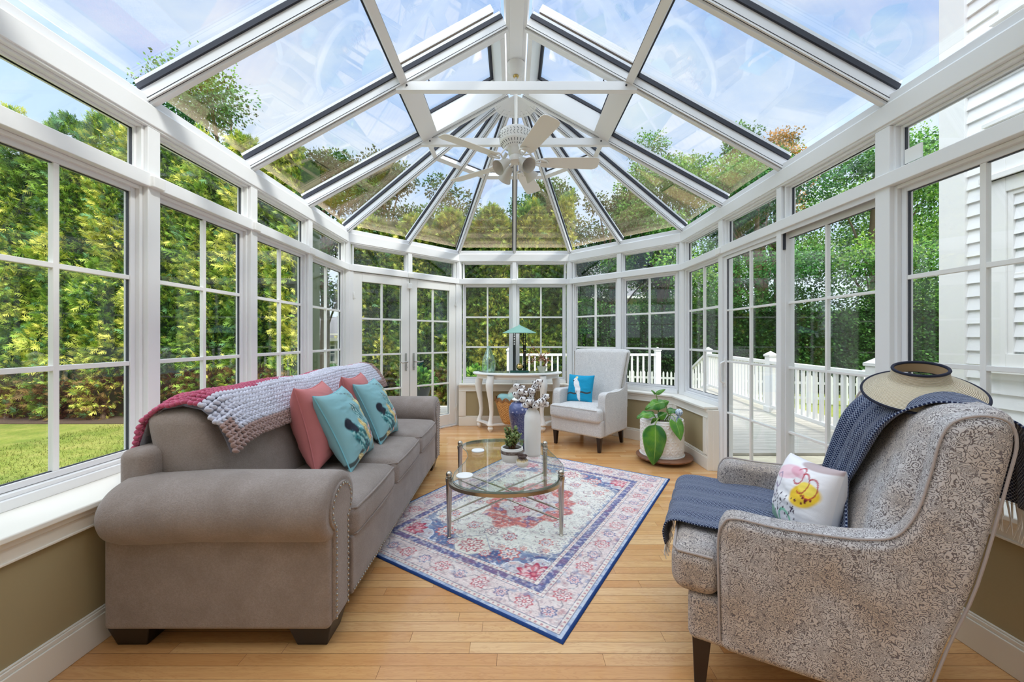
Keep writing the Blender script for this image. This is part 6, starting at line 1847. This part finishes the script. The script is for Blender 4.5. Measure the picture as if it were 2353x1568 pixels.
# ------------------------------------------------------------------ ceiling fan
FW = pmat('fan_white_enamel', srgb(232, 230, 226), rough=.35, spec=.4)
FB = pmat('fan_blade_white', srgb(236, 233, 228), rough=.45)
FY, FX = 3.13, CX
fan = thing('ceiling_fan', 'white five-blade ceiling fan with frosted lamp shades hanging from the roof ridge', 'ceiling fan', (FX, FY, 0))
zr = ZR - .045
MB().lathe([(.008, zr), (.07, zr), (.072, zr - .02), (.068, zr - .05), (.05, zr - .08), (.03, zr - .092), (.016, zr - .094)], 32, closed=False).build('canopy', FW, fan, smooth=True, ang=50)
MB().lathe([(.018, zr - .088), (.024, zr - .098), (.018, zr - .110), (.012, zr - .112)], 20, closed=False).build('collar', BR, fan, smooth=True)
MB().tube([(0, 0, zr - .09), (0, 0, 2.93)], .0125, 12).build('downrod', FW, fan, smooth=True)
ho = MB().lathe([(.013, 2.95), (.03, 2.945), (.06, 2.925), (.105, 2.905), (.128, 2.89), (.132, 2.875), (.132, 2.81), (.128, 2.80), (.10, 2.775), (.07, 2.76), (.062, 2.75), (.062, 2.715), (.05, 2.70), (.0, 2.698)], 48, closed=False).build('motor_housing', FW, fan, smooth=True, ang=40)
vt = MB()
for k in range(30):
    a = 2 * PI * k / 30; c, s = math.cos(a), math.sin(a)
    for zz_, tl in ((2.825, .4), (2.845, -.4), (2.865, .4)): vt.bar((.1315 * c - .006 * s, .1315 * s + .006 * c, zz_ - .006 * (1 if tl > 0 else -1)), (.1315 * c + .006 * s, .1315 * s - .006 * c, zz_ + .006 * (1 if tl > 0 else -1)), .0025, .0045, up=(c, s, 0))
    vt.bar((.122 * c, .122 * s, 2.793), (.085 * c, .085 * s, 2.7675), .005, .003, up=(0, 0, 1))
vt.build('vents', pmat('vent_shadow_grey', srgb(96, 96, 98), rough=.6), ho)
for k in range(5):
    a = math.radians(2 + 72 * k); M = Matrix.Rotation(a, 4, 'Z')
    arm = MB().bar((.09, 0, 2.752), (.17, 0, 2.655), .035, .008, up=(0, 0, 1))
    arm.tube(catmull([(.15, -.015, 2.646), (.19, -.045, 2.655), (.24, -.04, 2.646), (.26, 0, 2.648), (.24, .04, 2.650), (.19, .045, 2.648), (.15, .015, 2.646)], 5), .007, 7)
    arm.tube([(.16, 0, 2.645), (.26, 0, 2.648)], .007, 7)
    arm.xf(M).build('blade_iron', FW, fan, smooth=True)
    outl = [(.20, -.045), (.23, -.058), (.35, -.063), (.55, -.070), (.63, -.072), (.66, -.062), (.675, -.04), (.675, .04), (.66, .062), (.63, .072), (.55, .070), (.35, .063), (.23, .058), (.20, .045)]
    bl = MB().prism([(x, y, 0) for x, y in outl], (0, 0, 1), .006).xf(M @ Matrix.Translation((0, 0, 2.650)) @ Matrix.Rotation(math.radians(-13), 4, 'X')).build('blade', FB, fan, bevel=.002)
FROST = pmat('frosted_lamp_glass', srgb(240, 234, 224), rough=.45, trans=.35)
MB().lathe([(.05, 2.70), (.055, 2.69), (.05, 2.655), (.03, 2.64), (0, 2.638)], 28, closed=False).build('light_kit', FW, fan, smooth=True)
for k in range(4):
    a = math.radians(35 + 90 * k); d = Vector((math.cos(a), math.sin(a), 0)); p = Vector((0, 0, 2.665)) + d * .045
    ax = (d * .78 + Vector((0, 0, -.62))).normalized(); q = ax.to_track_quat('Z', 'Y').to_matrix().to_4x4()
    MB().tube([p, p + ax * .045], .012, 10).build('lamp_arm', FW, fan, smooth=True)
    MB().lathe([(.018, .0), (.026, .008), (.030, .03), (.037, .07), (.052, .11), (.060, .128), (.057, .128), (.049, .11), (.034, .07), (.026, .03), (.02, .012)], 28, closed=False).xf(Matrix.Translation(p + ax * .035) @ q).build('lamp_shade', FROST, fan, smooth=True, ang=60)
MB().tube([(.02, -.03, 2.64), (.021, -.03, 2.50)], .0015, 5).build('pull_chain', BR, fan)

# sensor tags near the ceiling glass on the right
o = MB().box(-.004, .004, -.04, .04, 0, .07).build('window_sensor', DOORW, bevel=.002, loc=(DR + .035, 1.88, ZT1 + .022)); tag(o, 'small white paper tag standing on the transom bar by the near right post', 'tag')
